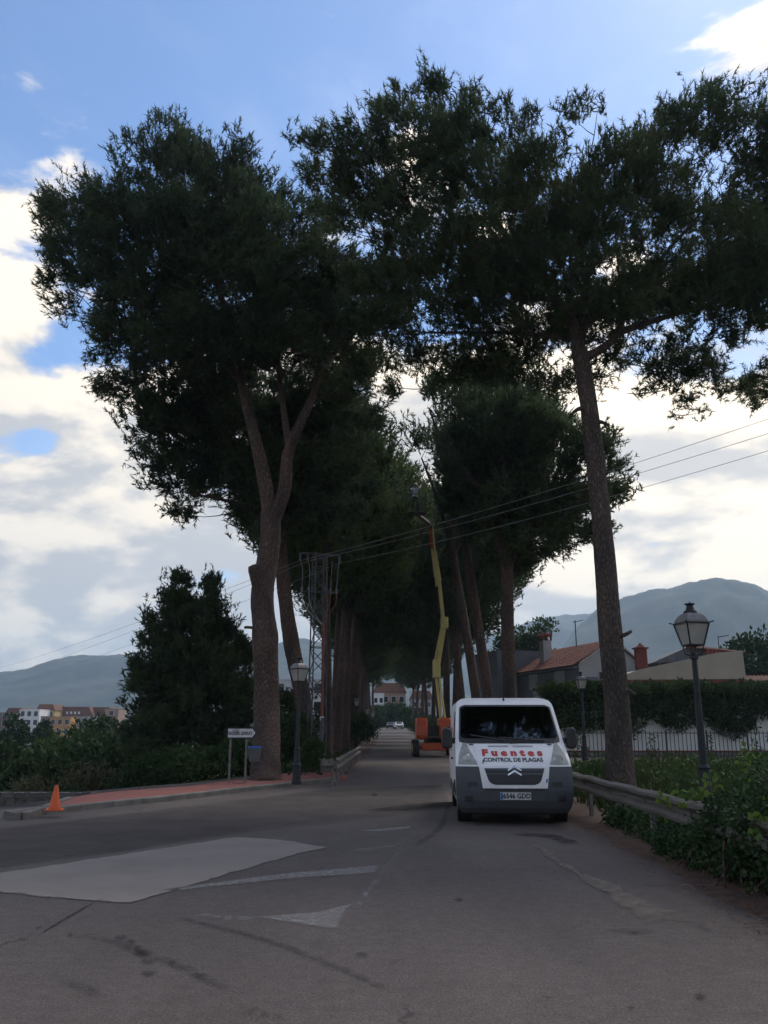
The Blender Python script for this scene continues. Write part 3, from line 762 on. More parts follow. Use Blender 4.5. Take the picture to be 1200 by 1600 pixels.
# --- big pine on the left
Yl = 28.0
A = lambda u, v, Y: at(u, v, Y)
polyA = [(52, 392), (70, 318), (100, 290), (150, 270), (210, 262), (235, 225), (262, 215), (300, 192), (340, 228), (372, 240), (388, 230), (412, 262), (445, 290), (480, 300), (525, 335), (562, 400), (605, 460), (632, 520), (636, 590), (596, 640), (560, 655), (520, 640), (480, 610), (440, 600), (380, 612), (330, 598), (300, 610), (250, 590), (205, 585), (170, 600), (112, 614), (84, 574), (96, 548), (78, 528), (52, 480), (68, 435)]
C, rC = outline_clumps(polyA, Yl, 2100, .72, 5.0, 21, .12, rcl=.52)
cA = at(330, 450, Yl)
baseA = gnd(414, 1219, .10)
def stump(root, b):
    mb = MB()
    p0, p1 = at(424, 1010, Yl) - b, at(401, 884, Yl - .2) - b
    mb.tube(spline([p0, p0.lerp(p1, .45) + Vector((-.05, 0, 0)), p1], 7), [.20, .23, .26, .275, .28, .28, .275, .27, .265, .26, .26, .27, .29, .31, .30], 22, wob=bark_wob(.22, .12))
    mb.build('sawn_limb', M['bark'], root, smooth=True)
    q = MB(); ax = (p1 - p0).normalized(); e = p1 + ax * .012
    q.tube([e - ax * .02, e + ax * .03], [.27, .20], 18, wob=bark_wob(.22, .12)); q.build('cut_face', M['cut'], root)
    s = MB(); limb(s, [at(396, 981, Yl - .2) - b, at(386, 980, Yl - .3) - b, at(382, 981, Yl - .3) - b], .05, .04, 8, 3); s.build('broken_twig', M['bark'], root)
limbsA = [([baseA - Vector((0, 0, .25)), at(417, 1120, Yl), at(414, 1000, Yl), at(410, 930, Yl), at(420, 860, Yl), at(424, 800, Yl)], .43, .33),
          ([at(424, 815, Yl), at(415, 760, Yl), at(400, 690, Yl), at(380, 610, Yl + .8), at(362, 520, Yl + 1.8), at(335, 430, Yl + 1.8), at(310, 330, Yl + 1.4)], .27, .07),
          ([at(426, 815, Yl), at(444, 765, Yl - .1), at(450, 710, Yl - .2), at(470, 660, Yl - .3), at(495, 600, Yl + .8), at(500, 520, Yl + 1.8), at(470, 420, Yl + 1.8)], .25, .07),
          ([at(452, 700, Yl - .2), at(440, 620, Yl + .8), at(430, 520, Yl + 1.4), at(420, 400, Yl + 1)], .13, .05),
          ([at(378, 600, Yl + .9), at(330, 550, Yl + 1.6), at(250, 490, Yl + 1.8), at(150, 450, Yl + 1.4)], .10, .03),
          ([at(370, 560, Yl + .5), at(290, 480, Yl + 2), at(200, 380, Yl + 2)], .11, .04),
          ([at(498, 590, Yl), at(540, 530, Yl + 1.6), at(570, 480, Yl + 1.6)], .09, .03)]
pine('pine_tree', 'tall pine forking above a sawn limb stump, on the red footway', 'roadside pines', baseA, limbsA, C, rC, cA, M['pine_d'], 31, 12, 18, .18, .036, extra=stump, out=.75)

# --- second pine of the left row, its crown hanging low behind the first
Yb = 36.0
polyB = [(178, 650), (230, 600), (330, 575), (450, 570), (560, 590), (612, 650), (605, 690), (590, 720), (600, 780), (585, 850), (555, 905), (520, 880), (480, 855), (440, 880), (410, 868), (372, 858), (350, 815), (318, 800), (285, 826), (240, 818), (192, 780), (215, 752), (200, 730), (180, 690)]
C, rC = outline_clumps(polyB, Yb, 1300, .75, 4.4, 47, .15, rcl=.58)
baseB = at(482, 1196, Yb)
limbsB = [([baseB, at(474, 1100, Yb), at(458, 1020, Yb), at(446, 940, Yb), at(440, 880, Yb), at(436, 800, Yb)], .36, .26),
          ([at(437, 815, Yb), at(420, 760, Yb), at(370, 700, Yb - .6), at(300, 670, Yb - 1)], .16, .05),
          ([at(437, 810, Yb), at(460, 740, Yb + .5), at(500, 680, Yb + 1), at(540, 640, Yb + 1)], .17, .05),
          ([at(436, 830, Yb), at(380, 790, Yb - 1), at(290, 770, Yb - 1.5)], .12, .04),
          ([at(438, 840, Yb), at(500, 800, Yb - 1), at(555, 790, Yb - 1.2)], .11, .04)]
pine('pine_tree', 'leaning pine second in the left row, trunk bent beside the lattice pylon', 'roadside pines', baseB, limbsB, C, rC, at(400, 720, Yb), [M['pine_d']], 57, 11, 14, .21, .056, out=.7)

# --- big pine on the right, looser crown
Yr = 22.0
polyC = [(446, 235), (480, 192), (540, 196), (574, 215), (574, 175), (592, 150), (640, 118), (662, 112), (690, 145), (712, 112), (742, 98), (770, 130), (790, 168), (812, 135), (848, 128), (862, 172), (905, 160), (935, 195), (962, 215), (948, 150), (965, 118), (1000, 122), (1030, 98), (1062, 95), (1090, 125), (1120, 140), (1135, 185), (1192, 190), (1260, 230), (1330, 300), (1360, 420), (1340, 540), (1280, 620), (1220, 630), (1150, 622), (1090, 600), (1050, 580), (1010, 600), (985, 570), (950, 590), (930, 560), (890, 590), (850, 565), (800, 600), (770, 575), (735, 595), (690, 570), (640, 590), (600, 600), (560, 540), (535, 450), (490, 370), (450, 300)]
polyC = [(u, v + max(0, 300 - v) * .22) for u, v in polyC]
C, rC = outline_clumps(polyC, Yr, 2500, .62, 4.6, 63, .22, rmax=1.25, rcl=.46)
baseC = Vector((at(968, 1232, Yr).x, Yr, float(zground(np.array(5.7), np.array(Yr)))))
def stubs(root, b):
    for (u, v, du, dv) in ((976, 992, 10, -6), (941, 660, 9, 4), (902, 640, -9, 8), (984, 1080, 8, 6)):
        m = MB(); limb(m, [at(u - du, v - dv * .3, Yr - .1) - b, at(u, v, Yr - .25) - b, at(u + du * 1.1, v + dv, Yr - .3) - b], .07, .035, 9, 3)
        m.build('broken_stub', M['bark2'], root, smooth=True)
limbsC = [([baseC, at(966, 1130, Yr), at(957, 1020, Yr), at(950, 940, Yr), at(944, 860, Yr), at(930, 720, Yr), at(918, 620, Yr), at(905, 545, Yr)], .335, .215),
          ([at(906, 560, Yr), at(895, 505, Yr), at(868, 465, Yr + .3), at(830, 420, Yr + .6), at(780, 350, Yr + .8), at(740, 240, Yr + .6)], .19, .04),
          ([at(905, 550, Yr), at(912, 490, Yr + .2), at(920, 420, Yr + .5), at(950, 330, Yr + .6), at(1000, 220, Yr + .4)], .16, .04),
          ([at(908, 560, Yr), at(935, 548, Yr - .2), at(962, 525, Yr - .4), at(982, 480, Yr + .2), at(1020, 420, Yr + 1.2), at(1080, 350, Yr + 1.4)], .13, .04),
          ([at(900, 530, Yr), at(850, 524, Yr + .6), at(790, 520, Yr + 1.4), at(720, 520, Yr + 1.8), at(665, 520, Yr + 1.8)], .09, .025),
          ([at(905, 530, Yr), at(925, 490, Yr + .8), at(945, 465, Yr + 1.4), at(1010, 440, Yr + 2)], .09, .03),
          ([at(872, 470, Yr + .3), at(800, 455, Yr + 1.4), at(700, 410, Yr + 1.8), at(610, 340, Yr + 1.6)], .10, .03),
          ([at(965, 520, Yr - .4), at(1040, 495, Yr + 1.2), at(1140, 465, Yr + 1.6), at(1240, 430, Yr + 1.6)], .11, .03)]
pine('pine_tree', 'tall pine with a wide loose crown, behind the right guardrail', 'roadside pines', baseC, limbsC, C, rC, at(900, 440, Yr), M['pine'], 71, 12, 23, .158, .0270, out=.55, up=.75, bark='bark2', extra=stubs)

# --- right row, in front of the houses
Yd = 36.0
polyD = [(672, 722), (682, 668), (700, 632), (760, 614), (820, 612), (870, 625), (915, 650), (950, 680), (975, 715), (990, 745), (1004, 775), (985, 810), (994, 850), (965, 885), (935, 862), (905, 905), (880, 878), (850, 905), (815, 935), (790, 912), (760, 890), (725, 858), (706, 826), (686, 775)]
C, rC = outline_clumps(polyD, Yd, 900, .72, 4.2, 83, .18, rcl=.58)
baseD = at(800, 1190, Yd)
limbsD = [([baseD, at(797, 1090, Yd), at(793, 980, Yd), at(792, 880, Yd), at(788, 850, Yd)], .30, .24),
          ([at(790, 880, Yd), at(776, 840, Yd), at(772, 780, Yd), at(780, 700, Yd + .4)], .16, .05),
          ([at(792, 890, Yd), at(815, 840, Yd), at(845, 790, Yd), at(880, 720, Yd - .4)], .17, .05),
          ([at(780, 800, Yd), at(730, 740, Yd - 1), at(700, 700, Yd - 1)], .1, .03),
          ([at(850, 780, Yd), at(910, 790, Yd - 1), at(960, 800, Yd - 1)], .09, .03)]
pine('pine_tree', 'round crowned pine rising behind the white van, left of the houses', 'roadside pines', baseD, limbsD, C, rC, at(830, 760, Yd), M['pine'], 91, 11, 15, .21, .055, out=.7)

# --- prototypes for the trees farther up the avenue
def avenue_pine(seed, h0, h1, cr, lean, shift, n, mats, rad=.29, fork=True):
    r = np.random.default_rng(seed); rr = random.Random(seed)
    c0 = np.array([shift, 0, (h0 + h1) / 2]); hz = (h1 - h0) / 2
    d = r.normal(size=(n * 3, 3)); d /= np.linalg.norm(d, axis=1, keepdims=True); q = r.uniform(.35, 1, len(d)) ** .6
    P = c0 + d * q[:, None] * np.array([cr, cr, hz])
    lo = lump(P[:, 0], P[:, 1], P[:, 2], .9, seed)
    P = P[(lo > -.55)][:n]
    top = Vector((shift * .8, 0, h0 + (h1 - h0) * .55))
    kn = Vector((lean * .6, .1, h0 * .75))
    limbs = [([(0, 0, -.4), (lean * .15, 0, h0 * .3), (lean * .6, .1, h0 * .75), (lean * .9, 0, h0 + .4)], rad, rad * .7)]
    kx = Vector((lean * .9, 0, h0 + .2))
    for k in range(4):
        a = k * 1.57 + rr.uniform(-.4, .4); e = Vector((shift + cr * .6 * math.cos(a), cr * .6 * math.sin(a), h0 + (h1 - h0) * rr.uniform(.5, .8)))
        s = kx if k % 2 else kn.lerp(kx, .7)
        limbs.append(([s, s.lerp(e, .4) + Vector((0, 0, .5)), e], rad * .5, .04))
    return limbs, P, np.array([shift, 0, h0 + 1.0])
def clear_view(P, b, places):
    """boughs already cut away round the lift's basket and boom"""
    ok = np.ones(len(P), bool)
    for (bx, by, bz), rz, s in places:
        c, q = math.cos(rz), math.sin(rz); S = s if hasattr(s, '__len__') else (s,) * 3
        x = bx + (P[:, 0] * c - P[:, 1] * q) * S[0]; y = by + (P[:, 0] * q + P[:, 1] * c) * S[1]; z = bz + P[:, 2] * S[2] - EYE
        f = y * CO + z * SI; u = 600 + FPX * x / f; v = 800 - FPX * (-y * SI + z * CO) / f
        ok &= ~((y < 51.5) & (((u > 600) & (u < 692) & (v > 690) & (v < 796)) | ((u > 640) & (u < 722) & (v > 800))))
    return ok
def proto(seed, label, base, clear=None, **k):
    limbs, P, c = avenue_pine(seed, **k)
    b = Vector(base)
    L2 = [([Vector(p) + b for p in pts], r0, r1) for pts, r0, r1 in limbs]
    r = np.random.default_rng(seed)
    if clear: P = P[clear_view(P, b, clear)]
    return pine('pine_tree', label, 'roadside pines', b, L2, P + np.array(b), r.uniform(.7, 1.15, len(P)), c + np.array(b), k['mats'], seed + 2, 13, 15, .25, .075, trunk_n=14, out=.7)
def gz(x, y): return float(zground(np.array(float(x)), np.array(float(y))))
def rowpos(u, Y): 
    x = at(u, 1150, Y).x; return (x, Y, gz(x, Y))
pr1 = proto(101, 'slanting pine trunk just right of the boom lift', rowpos(752, 46), h0=11.6, h1=18.5, cr=4.4, lean=-1.6, shift=-.3, n=380, mats=M['pine'], clear=[(rowpos(752, 46), 0, 1), (rowpos(770, 40.5), .25, (.95, .95, 1.03))])
pl1 = proto(113, 'third pine in the left row, straight trunk just past the pylon', rowpos(512, 44), h0=9.0, h1=18.0, cr=5.2, lean=-.3, shift=.3, n=480, mats=M['pine_l'], clear=[(rowpos(512, 44), 0, 1)])
pl2 = proto(127, 'fourth pine in the left row, slim trunk leaning over the rail', rowpos(527, 51), h0=8.6, h1=18.5, cr=5.2, lean=.5, shift=.4, n=460, mats=M['pine'], clear=[(rowpos(527, 51), 0, 1)])
pr2 = proto(139, 'pine in the right row with a low spreading crown past the boom lift', rowpos(727, 58), h0=7.6, h1=17.0, cr=4.8, lean=-.6, shift=-.1, n=400, mats=M['pine_d'])
slim = proto(151, 'fifth pine in the left row, thin trunk close behind the leaning one', rowpos(520, 54), h0=10.0, h1=16.5, cr=3.6, lean=.35, shift=.2, n=190, mats=M['pine'], rad=.20)
order = ['sixth', 'seventh', 'eighth', 'ninth', 'tenth', 'eleventh', 'twelfth', 'thirteenth', 'fourteenth', 'fifteenth', 'sixteenth', 'seventeenth']
for i, (u, Y, s, rz, p) in enumerate([(539, 58, 1.22, 2.1, pl1), (533, 61, 1.0, 1.2, slim), (546, 66, 1.2, .6, pl2), (551, 71, .95, 3.4, slim), (552, 75, 1.05, 4.0, pl1), (557, 80, 1.0, 5.0, slim), (558, 86, 1.0, 1.1, pl2), (564, 97, 1.02, 3.0, pl1), (569, 111, .95, 5.1, pl2), (574, 128, 1.0, .2, pl1), (579, 150, 1.0, 2.6, pl2), (583, 178, 1.0, 1.6, pl1)]):
    clone(p, rowpos(u, Y), rz, s, label=f'{order[i]} pine counting up the left row of the avenue')
order = ['third', 'fourth', 'fifth', 'sixth', 'seventh', 'eighth', 'ninth', 'tenth']
clone(pr1, rowpos(770, 40.5), .25, (.95, .95, 1.03), label='dark pine between the boom lift and the round crowned pine')
for i, (u, Y, s, rz, p) in enumerate([(712, 66, 1.25, 2.4, pr2), (699, 76, 1.2, 4.4, pl2), (688, 88, 1.05, 1.0, pr2), (677, 102, 1.0, 3.3, pl1), (668, 118, .95, 5.4, pr2), (660, 136, 1.0, .7, pl2), (652, 160, 1.0, 2.0, pr2), (645, 190, 1.0, 4.1, pl1)]):
    clone(p, rowpos(u, Y), rz, s, label=f'{order[i]} pine beyond the boom lift in the right row')

# ------------------------------------------------------------------ other vegetation
def leaves(C, rad, n, size, seed, up=.3, flat=.5):
    """rhombic leaves spread through clumps"""
    r = np.random.default_rng(seed); k = len(C)
    d = r.normal(size=(k * n, 3)); d /= np.linalg.norm(d, axis=1, keepdims=True)
    P = np.repeat(C, n, 0) + d * (np.repeat(rad, n) * r.uniform(.25, 1, k * n) ** .5)[:, None]
    a = d * .6 + r.normal(0, .6, d.shape) + np.array([0, 0, up]); a /= np.linalg.norm(a, axis=1, keepdims=True)
    s = np.cross(a, r.normal(size=a.shape)); s /= np.linalg.norm(s, axis=1, keepdims=True) + 1e-9
    nrm = np.cross(a, s)
    L = size * r.uniform(.6, 1.35, len(P)); a *= L[:, None]; s *= (L * flat)[:, None]
    return np.stack([P, P + a * .45 + s * .5 + nrm * (L * .08)[:, None], P + a, P + a * .45 - s * .5 + nrm * (L * .08)[:, None]], 1).reshape(-1, 3)
def blob_clumps(n, rx, ry, z0, z1, seed, pw=.5, lob=.25):
    r = np.random.default_rng(seed); d = r.normal(size=(n, 3)); d /= np.linalg.norm(d, axis=1, keepdims=True)
    d[:, 2] = np.abs(d[:, 2]) * 1.0 if z0 == 0 else d[:, 2]
    q = r.uniform(.3, 1, n) ** pw * (1 + lob * lump(d[:, 0] * 2, d[:, 1] * 2, d[:, 2] * 2, 1.6, seed))
    return np.stack([d[:, 0] * q * rx, d[:, 1] * q * ry, (z0 + z1) / 2 + d[:, 2] * q * (z1 - z0) / 2 if z0 else d[:, 2] * q * z1], 1)
def bush_tree(name, label, base, rx, h, m, seed, n=90, per=60, size=.3, trunk=.3, z0=None, group=None, cat='tree', ry=None):
    """broad-leaved tree or shrub with trunk, branches and a leafy crown"""
    root = empty(name, base, 0, label, cat, group); r = random.Random(seed)
    z0 = h * trunk if z0 is None else z0
    C = blob_clumps(n, rx * .86, (ry or rx) * .86, max(z0, .01), h * .93, seed)
    rad = np.random.default_rng(seed).uniform(.16, .30, n) * rx
    o = soup('crown', leaves(C, rad, per, size, seed + 1), 4, m, root); o['kind'] = 'stuff'
    mb = MB(); top = Vector((r.uniform(-.1, .1) * rx, 0, z0 + (h - z0) * .45)); tr = max(.05, h * .022)
    mb.tube(spline([(0, 0, -.6), (r.uniform(-.1, .1), 0, z0 * .6), top], 4), [tr * (1.25 - .85 * i / 8) for i in range(9)], 8, wob=bark_wob())
    for c in C[::max(1, n // 26)]:
        s = Vector((0, 0, z0 * .6)).lerp(top, r.uniform(.3, 1)); e = Vector(c)
        mb.tube([s, s.lerp(e, .5) + Vector((0, 0, .1 * h * .2)), e], [tr * .4, tr * .25, tr * .08], 5, cap=False)
    t = mb.build('trunk', M['bark'], root, smooth=True); return root

# twin-topped conifer and scrub on the slope to the left of the footway
Yc = 38.0
polyE = [(205, 1130), (188, 1065), (212, 1020), (224, 985), (240, 950), (260, 915), (280, 872), (294, 915), (306, 922), (324, 858), (340, 905), (354, 955), (372, 985), (392, 1010), (398, 1080), (392, 1150), (390, 1200), (300, 1215), (230, 1205), (190, 1190), (170, 1160)]
C, rC = outline_clumps(polyE, Yc, 2100, .30, 2.8, 201, .0, rmax=.95, rcl=.42)
bE = Vector((at(318, 1200, Yc).x, Yc, gz(at(318, 1200, Yc).x, Yc)))
pine('pine_tree', 'dark bushy twin-topped pine left of the arrow sign', None, bE,
     [([bE, at(318, 1150, Yc), at(320, 1050, Yc), at(322, 985, Yc)], .17, .03), ([at(318, 1130, Yc), at(295, 1060, Yc), at(283, 1000, Yc)], .10, .03), ([at(318, 1150, Yc), at(250, 1100, Yc), at(215, 1060, Yc)], .07, .02)],
     C, rC, at(310, 1120, Yc), M['pine_d'], 205, 10, 14, .18, .052, trunk_n=12)
def onslope(u, Y): 
    x = at(u, 1150, Y).x; return (x, Y, gz(x, Y))
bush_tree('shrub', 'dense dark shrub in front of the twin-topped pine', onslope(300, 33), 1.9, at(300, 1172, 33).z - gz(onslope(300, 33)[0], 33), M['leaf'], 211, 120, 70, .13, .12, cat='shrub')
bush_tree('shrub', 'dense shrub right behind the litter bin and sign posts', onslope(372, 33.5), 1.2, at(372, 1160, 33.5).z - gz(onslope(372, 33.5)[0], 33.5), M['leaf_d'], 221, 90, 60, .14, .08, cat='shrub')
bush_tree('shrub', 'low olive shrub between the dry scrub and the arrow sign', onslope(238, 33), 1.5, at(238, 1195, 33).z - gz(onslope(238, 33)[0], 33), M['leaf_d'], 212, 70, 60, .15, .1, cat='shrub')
bush_tree('shrub', 'brownish dry scrub bush beside the traffic cone, behind the footway', onslope(150, 34), 1.5, at(150, 1196, 34).z - gz(onslope(150, 34)[0], 34), M['dry'], 213, 80, 70, .14, .1, cat='shrub')
bush_tree('shrub', 'tawny dry bush above the left end of the stone wall', onslope(42, 37), 1.7, at(42, 1212, 37).z - gz(onslope(42, 37)[0], 37), M['dry'], 214, 80, 70, .15, .1, cat='shrub')
bush_tree('shrub', 'small green bush hugging the right end of the stone wall', onslope(112, 31), 1.0, at(112, 1225, 31).z - gz(onslope(112, 31)[0], 31), M['leaf_d'], 215, 60, 60, .12, .1, cat='shrub')
bush_tree('shrub', 'dark shrub at the foot of the leaning pine behind the lamp', onslope(455, 33.5), 1.1, 2.6, M['leaf_d'], 216, 70, 60, .13, .1, cat='shrub')
bush_tree('shrub', 'leafy green shrub at the foot of the lattice pylon', onslope(493, 31.6), .55, 1.35, M['leaf'], 217, 50, 60, .10, .1, cat='shrub')
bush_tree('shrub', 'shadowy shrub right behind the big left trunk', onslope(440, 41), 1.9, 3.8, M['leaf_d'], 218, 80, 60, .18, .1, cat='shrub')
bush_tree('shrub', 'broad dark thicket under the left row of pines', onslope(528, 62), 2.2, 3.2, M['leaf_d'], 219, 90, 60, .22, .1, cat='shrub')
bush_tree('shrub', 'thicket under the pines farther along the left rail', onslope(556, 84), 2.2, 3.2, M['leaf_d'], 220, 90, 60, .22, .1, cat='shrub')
valley = [  # u, v of the top, depth, radius, material, label
    (20, 1114, 100, 2.2, 'leaf_d', 'slender dark tree in front of the pale blue-grey town house'),
    (75, 1166, 62, 3.2, 'leaf', 'bright green rounded tree below the ochre house'),
    (122, 1142, 76, 3.8, 'leaf', 'broad leafy tree right below the brown roofed houses'),
    (168, 1112, 88, 4.0, 'leaf_d', 'tall dark tree just left of the twin-topped pine'),
    (10, 1166, 58, 3.0, 'leaf', 'leafy tree at the left edge, level with the valley floor'),
    (145, 1158, 54, 3.0, 'leaf_d', 'dark rounded tree behind the dry scrub bush'),
    (70, 1180, 48, 2.4, 'leaf_d', 'squat shaded tree straight above the traffic cone'),
    (195, 1140, 60, 3.0, 'leaf_d', 'shaded tree against the left flank of the twin-topped pine'),
    (-30, 1150, 52, 3.0, 'leaf_d', 'dark tree cut by the left edge of the view'),
    (68, 1124, 120, 1.6, 'leaf_d', 'slim cypress-like tree before the yellow and ochre houses'),
    (225, 1150, 75, 4.0, 'leaf', 'leafy tree hidden mostly behind the twin-topped pine')]
for i, (u, v, Y, rr_, m, lb) in enumerate(valley):
    b = onslope(u, Y); h = at(u, v, Y).z - b[2]
    bush_tree('valley_tree', lb, b, rr_, h, M[m], 230 + i, 80, 60, .32 + Y * .0017, .18, group='trees in the valley')

# trees by the houses on the right and at the end of the avenue
def top_tree(u, v, Y, rx, m, lb, seed, z0=.25, n=110, size=.38, ry=None):
    x = at(u, 1150, Y).x; b = (x, Y, gz(x, Y)); return bush_tree('garden_tree', lb, b, rx, at(u, v, Y).z - b[2], M[m], seed, n, 70, size, z0, ry=ry)
top_tree(838, 962, 92, 3.2, 'leaf', 'leafy tree behind the grey house with the tiled roof', 260)
top_tree(806, 985, 96, 3.0, 'leaf_d', 'darker tree left of the grey house, behind the pine trunk', 261)
top_tree(1192, 982, 70, 3.6, 'leaf_d', 'dark spreading tree at the right edge behind the beige house', 262)
top_tree(1010, 1032, 95, 2.0, 'leaf', 'small treetop showing beside the red chimney', 263)
for i, (u, v, Y, rx, lb) in enumerate([(596, 1104, 222, 4.2, 'bushy tree closing the avenue, below the tan house'), (618, 1098, 216, 4.4, 'dark bush at the far end of the avenue behind the parked cars'), (640, 1106, 208, 4.0, 'roadside bush beyond the parked cars, right of the bend'), (575, 1100, 205, 4.0, 'far bush on the left of the road end')]):
    top_tree(u, v, Y, rx, 'leaf_d', lb, 270 + i, .05, 90, .55)
for i, (u, v, Y, rx, lb) in enumerate([(716, 1128, 78, 3.0, 'low scrub between trunks right of the boom lift'), (660, 1120, 150, 3.0, 'roadside scrub far up the right verge'), (690, 1122, 110, 3.0, 'scrub under the pines behind the boom lift'), (770, 1112, 62, 3.2, 'scrub clump behind the white van between two trunks')]):
    top_tree(u, v, Y, rx, 'leaf_d', lb, 280 + i, .05, 80, .3)

# ivy-covered bush and weeds at the right guardrail
def ivy_mass(name, label, pts, m, seed, per, size, young=.03, cat='shrub', drop=None):
    root = empty(name, (pts[0][0], pts[0][1], 0), 0, label, cat); b = np.array([pts[0][0], pts[0][1], 0])
    C = np.array([p[:3] for p in pts]) - b; rad = np.array([p[3] for p in pts]); r = np.random.default_rng(seed)
    V = leaves(C, rad, per, size, seed, .15, .85); nf = len(V) // 4
    o = soup('foliage', V, 4, [M[m], M['leaf_y']], root, (r.uniform(size=nf) < young).astype(int)); o['kind'] = 'stuff'
    mb = MB(); rr = random.Random(seed)
    for c in C[::2]:
        e = Vector(c); s = Vector((c[0] + rr.uniform(-.3, .3), c[1] + rr.uniform(-.3, .3), -.1)) if drop is None else e + Vector((rr.uniform(.05, .15), rr.uniform(-.1, .1), -drop))
        mb.tube([s, s.lerp(e, .5) + Vector((rr.uniform(-.1, .1), rr.uniform(-.1, .1), 0)), e], [.014, .011, .006], 4, cap=False)
    st = mb.build('stems', M['bark'], root); st['kind'] = 'stuff'; return root
r = np.random.default_rng(301)
pts = []
for k in range(520):
    y = 4.8 + 7.2 * r.uniform(0, 1) ** .7; x0 = 3.56 + .006 * y
    hh = float(np.interp(y, [4.8, 8.6, 9.6, 10.4, 11.0, 12.0], [1.35, 1.45, 1.32, 1.0, .70, .35]))
    x = x0 + abs(r.normal(.0, .55)); f = min(1, .62 + (x - x0) / .9)
    pts.append((x, y, r.uniform(.03, 1) ** .8 * (hh - .12) * f, r.uniform(.11, .22)))
ivy_mass('ivy_bush', 'big ivy-covered bush swallowing the near end of the right guardrail', pts, 'ivy', 303, 125, .046, .02)
pts = [(3.72 + .006 * y + max(-.02, r.normal(.15, .16)), y, r.uniform(.02, .28), r.uniform(.08, .17)) for y in r.uniform(9.5, 15.5, 120)]
ivy_mass('roadside_weeds', 'strip of low green weeds under the right guardrail', pts, 'ivy', 307, 80, .05, .06, cat='weeds')
pts = [(max(4.15, 4.6 + r.normal(0, .6)), y, gz(5, y) + r.uniform(.05, .5), r.uniform(.14, .26)) for y in r.uniform(10.4, 13, 50)]
ivy_mass('bramble', 'bramble behind the guardrail at the foot of the near right lamp', pts, 'ivy', 311, 70, .09, .10)
# a few single bright young leaves sprouting over the rail
sp = [gnd(1035, 1248, .82), gnd(1050, 1250, .82), gnd(1080, 1245, .8), gnd(1095, 1238, .85), gnd(1110, 1225, 1.0), gnd(1170, 1175, 1.35), gnd(1160, 1190, 1.2), gnd(1180, 1290, .7)]
pts = [(p.x, p.y - .05, p.z, .09) for p in sp]
ivy_mass('vine_shoot', 'bright yellow-green young vine shoots over the guardrail end', pts, 'leaf_y', 313, 18, .075, 1.0, cat='vine', drop=.12)

# grass on the bank behind the guardrail
ng = 26000
gx_ = R0.uniform(0, 1, ng); gy_ = 9 + 27 * R0.uniform(0, 1, ng) ** .8; gx_ = XR(gy_) + .7 + gx_ ** 1.1 * (4 + gy_ * .42)
gzv = zground(gx_, gy_); hgt = R0.uniform(.10, .34, ng) * (1 + .6 * lump(gx_, gy_, gzv, .7, 5)); an = R0.uniform(0, 6.28, ng); w = .012 + .0006 * gy_
lean = R0.normal(0, .12, (ng, 2))
V = np.stack([np.stack([gx_ - np.cos(an) * w, gy_ - np.sin(an) * w, gzv - .02], 1), np.stack([gx_ + np.cos(an) * w, gy_ + np.sin(an) * w, gzv - .02], 1), np.stack([gx_ + lean[:, 0], gy_ + lean[:, 1], gzv + hgt], 1)], 1)
tag(soup('grass', V, 3, M['grass']), 'rough grass on the bank between guardrail and fence', 'grass', kind='stuff')
cx = R0.uniform(0, 1, 420); cy = R0.uniform(13, 35, 420); cx = XR(cy) + 1.3 + cx * (3.5 + cy * .42)
CC = np.stack([cx, cy, zground(cx, cy) + R0.uniform(.02, .22, 420)], 1)
tag(soup('ground_cover', leaves(CC, R0.uniform(.18, .42, 420), 36, .13, 333, .2, .7), 4, M['leaf']), 'leafy ground cover on the bank behind the right pine', 'ground cover', kind='stuff')
lx = R0.uniform(-1, 0, 160); lyv = R0.uniform(29.5, 70, 160); lx = XL(lyv) - 1.0 + lx * 2.0
CC = np.stack([lx, lyv, zground(lx, lyv) + R0.uniform(.02, .3, 160)], 1)
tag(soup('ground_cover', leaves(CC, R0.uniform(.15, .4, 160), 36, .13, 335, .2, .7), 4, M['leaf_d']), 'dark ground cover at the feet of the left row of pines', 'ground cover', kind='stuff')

# ------------------------------------------------------------------ guardrails
def wbeam(pts, m, name, parent):
    """corrugated rail along pts; outward = towards the road side given by s"""
    prof = [(.0, -.155), (.02, -.15), (.075, -.125), (.08, -.085), (.035, -.04), (.0, -.02), (.0, .02), (.035, .04), (.08, .085), (.075, .125), (.02, .15), (.0, .155)]
    P = [Vector(p) for p in pts]; V = []; k = len(prof)
    for i, p in enumerate(P):
        d = (P[min(i+1, len(P)-1)] - P[max(i-1, 0)]).normalized(); s = Vector((d.y, -d.x, 0))
        jz = .012 * math.sin(i * 1.7)
        for a, z in prof: V.append(p + s * a + Vector((0, 0, z + jz)))
        for a, z in reversed(prof): V.append(p + s * (a - .006) + Vector((0, 0, z + jz)))
    kk = 2 * k
    Fs = [(i*kk+j, i*kk+(j+1) % kk, (i+1)*kk+(j+1) % kk, (i+1)*kk+j) for i in range(len(P)-1) for j in range(kk)]
    Fs += [tuple(range(kk)), tuple(reversed(range((len(P)-1)*kk, len(P)*kk)))]
    return MB().add(V, Fs).build(name, m, parent, fix=True)
